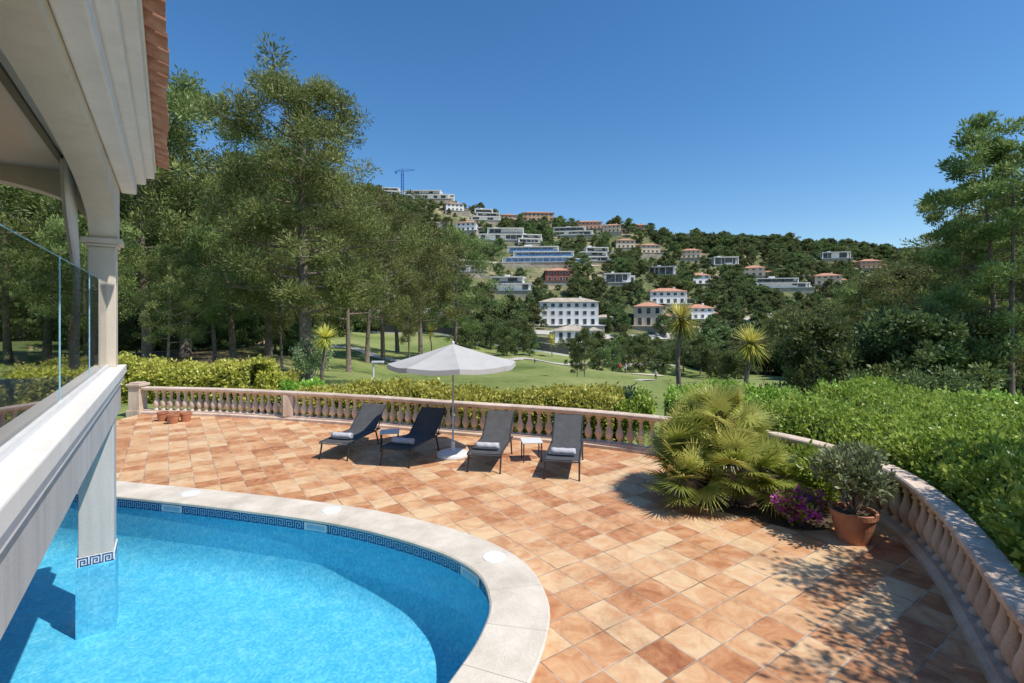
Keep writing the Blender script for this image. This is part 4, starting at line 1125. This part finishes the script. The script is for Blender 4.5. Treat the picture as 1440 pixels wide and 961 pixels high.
for i, (px, y, r, h, mt) in enumerate([(840,18,.9,1.9,'olive'),(870,20,1.1,2.0,'olive'),(800,21,.9,1.6,'yellow'),(905,17,1.0,2.1,'hedge'),(1100,17,1.1,2.3,'olive'),(1130,15.5,1.0,2.2,'hedge'),(1020,19,1.0,2.0,'hedge'),(980,18,.9,1.8,'olive'),(400,21,1.2,2.1,'yellow'),(425,20,.9,1.9,'hedge'),(1180,18,1.3,2.6,'hedge'),(1240,18,1.4,2.9,'dark'),(1320,18,1.6,3.2,'dark'),(372,20,.9,2.2,'yellow'),(440,30,1.3,3.4,'olive')]):
    x, yy = at(px, y); shrub('garden_shrub', x, yy, float(H(x,yy)), r, h, mt, 170, .13, .035, 60+i, ncl=20)

x, y = at(525, 20); z0 = float(H(x, y)); le = empty('garden_lamp', (x, y, z0)); m = MB(); m.tube([(0,0,-.1),(0,0,2.75-.1)], .04, 8); m.box(-.06,.42,-.08,.08,2.66,2.74); m.obj('post_and_head', M['metalwhite'], le, bevel=.01)

def mat_golfer(shirt, trousers):
    m, nt, out = new_mat('golfer_clothes'); tc = N(nt, 'ShaderNodeTexCoord'); sp = N(nt, 'ShaderNodeSeparateXYZ'); L(nt, tc.outputs['Object'], sp.inputs[0])
    c = ramp(nt, math_n(nt,'MULTIPLY',sp.outputs[2],.5), [(0,(.05,.04,.04)),(.04,trousers),(.46,shirt),(.74,(.45,.27,.18)),(.84,(.7,.7,.7))], 'CONSTANT'); princ(nt, out, c, .8); return m
def golfer(px, y, shirt, tr, rz=0):
    x, _ = at(px, y)
    J = {'pel':(0,0,.95),'sp':(0,.02,1.2),'ch':(0,.0,1.4),'nk':(0,-.02,1.52),'hd':(0,-.04,1.62),'ht':(0,-.04,1.74),
         'sl':(-.19,0,1.42),'el':(-.26,-.12,1.18),'hl':(-.12,-.33,1.02),'sr':(.19,0,1.42),'er':(.26,-.1,1.18),'hr':(-.06,-.34,1.0),
         'pl':(-.1,0,.9),'kl':(-.14,-.05,.5),'al':(-.15,.03,.09),'tl':(-.17,-.16,.04),'pr':(.1,0,.9),'kr':(.13,-.05,.5),'ar':(.16,.04,.09),'tr':(.2,-.15,.04)}
    E = [('pel','sp'),('sp','ch'),('ch','nk'),('nk','hd'),('hd','ht'),('ch','sl'),('sl','el'),('el','hl'),('ch','sr'),('sr','er'),('er','hr'),('pel','pl'),('pl','kl'),('kl','al'),('al','tl'),('pel','pr'),('pr','kr'),('kr','ar'),('ar','tr')]
    rad = {'pel':.15,'sp':.14,'ch':.16,'nk':.06,'hd':.105,'ht':.08,'sl':.075,'sr':.075,'el':.05,'er':.05,'hl':.045,'hr':.045,'pl':.1,'pr':.1,'kl':.065,'kr':.065,'al':.045,'ar':.045,'tl':.04,'tr':.04}
    ks = list(J); me = bpy.data.meshes.new('golfer'); me.from_pydata([J[k] for k in ks], [(ks.index(a), ks.index(b)) for a, b in E], [])
    o = bpy.data.objects.new('golfer', me); COL.objects.link(o); o.modifiers.new('skin','SKIN')
    for i, k in enumerate(ks): me.skin_vertices[0].data[i].radius = (rad[k], rad[k])
    me.skin_vertices[0].data[0].use_root = True
    sb = o.modifiers.new('sub','SUBSURF'); sb.levels = 1; sb.render_levels = 1
    me.materials.append(mat_golfer(shirt, tr)); o.location = (x, y, float(H(x, y))); o.rotation_euler = (0,0,rz)
golfer(872, 88, (.5,.05,.05), (.06,.06,.08), rz=.5); golfer(880, 90, (.7,.7,.7), (.3,.27,.22), rz=-.8); golfer(752, 92, (.08,.1,.25), (.5,.48,.42), rz=1.4); golfer(922, 84, (.7,.7,.72), (.07,.07,.09), rz=2)

# ------------------------------------------------------------------ light, sky, camera
el = R(57); tosun = Vector((math.cos(el)*.90, math.cos(el)*-.43, math.sin(el))).normalized()
sun = bpy.data.lights.new('sun', 'SUN'); sun.energy = 5.0; sun.angle = R(.5); sun.color = (1,.945,.86)
so = bpy.data.objects.new('sun', sun); COL.objects.link(so); so.rotation_euler = tosun.to_track_quat('Z','Y').to_euler(); so.location = (20,-5,40)
w = bpy.data.worlds.new('World'); scene.world = w; w.use_nodes = True; nt = w.node_tree
sky = nt.nodes.new('ShaderNodeTexSky'); sky.sky_type = 'NISHITA'; sky.sun_disc = False; sky.sun_elevation = el; sky.sun_rotation = math.atan2(tosun.x, tosun.y)
sky.air_density = 1.0; sky.dust_density = .3; sky.ozone_density = 3.0
hs = nt.nodes.new('ShaderNodeHueSaturation'); hs.inputs['Saturation'].default_value = 1.27
nt.links.new(sky.outputs[0], hs.inputs['Color'])
nt.links.new(hs.outputs[0], nt.nodes['Background'].inputs[0]); nt.nodes['Background'].inputs[1].default_value = .15
cam = bpy.data.cameras.new('camera'); co = bpy.data.objects.new('camera', cam); COL.objects.link(co)
co.location = (0,0,CAMZ); co.rotation_euler = (R(90),0,0); cam.sensor_width = 36; cam.lens = 17.5; cam.shift_y = -35.5/1440; cam.clip_start = .05; cam.clip_end = 8000
scene.camera = co
scene.view_settings.view_transform = 'Standard'; scene.view_settings.look = 'None'; scene.view_settings.exposure = 0
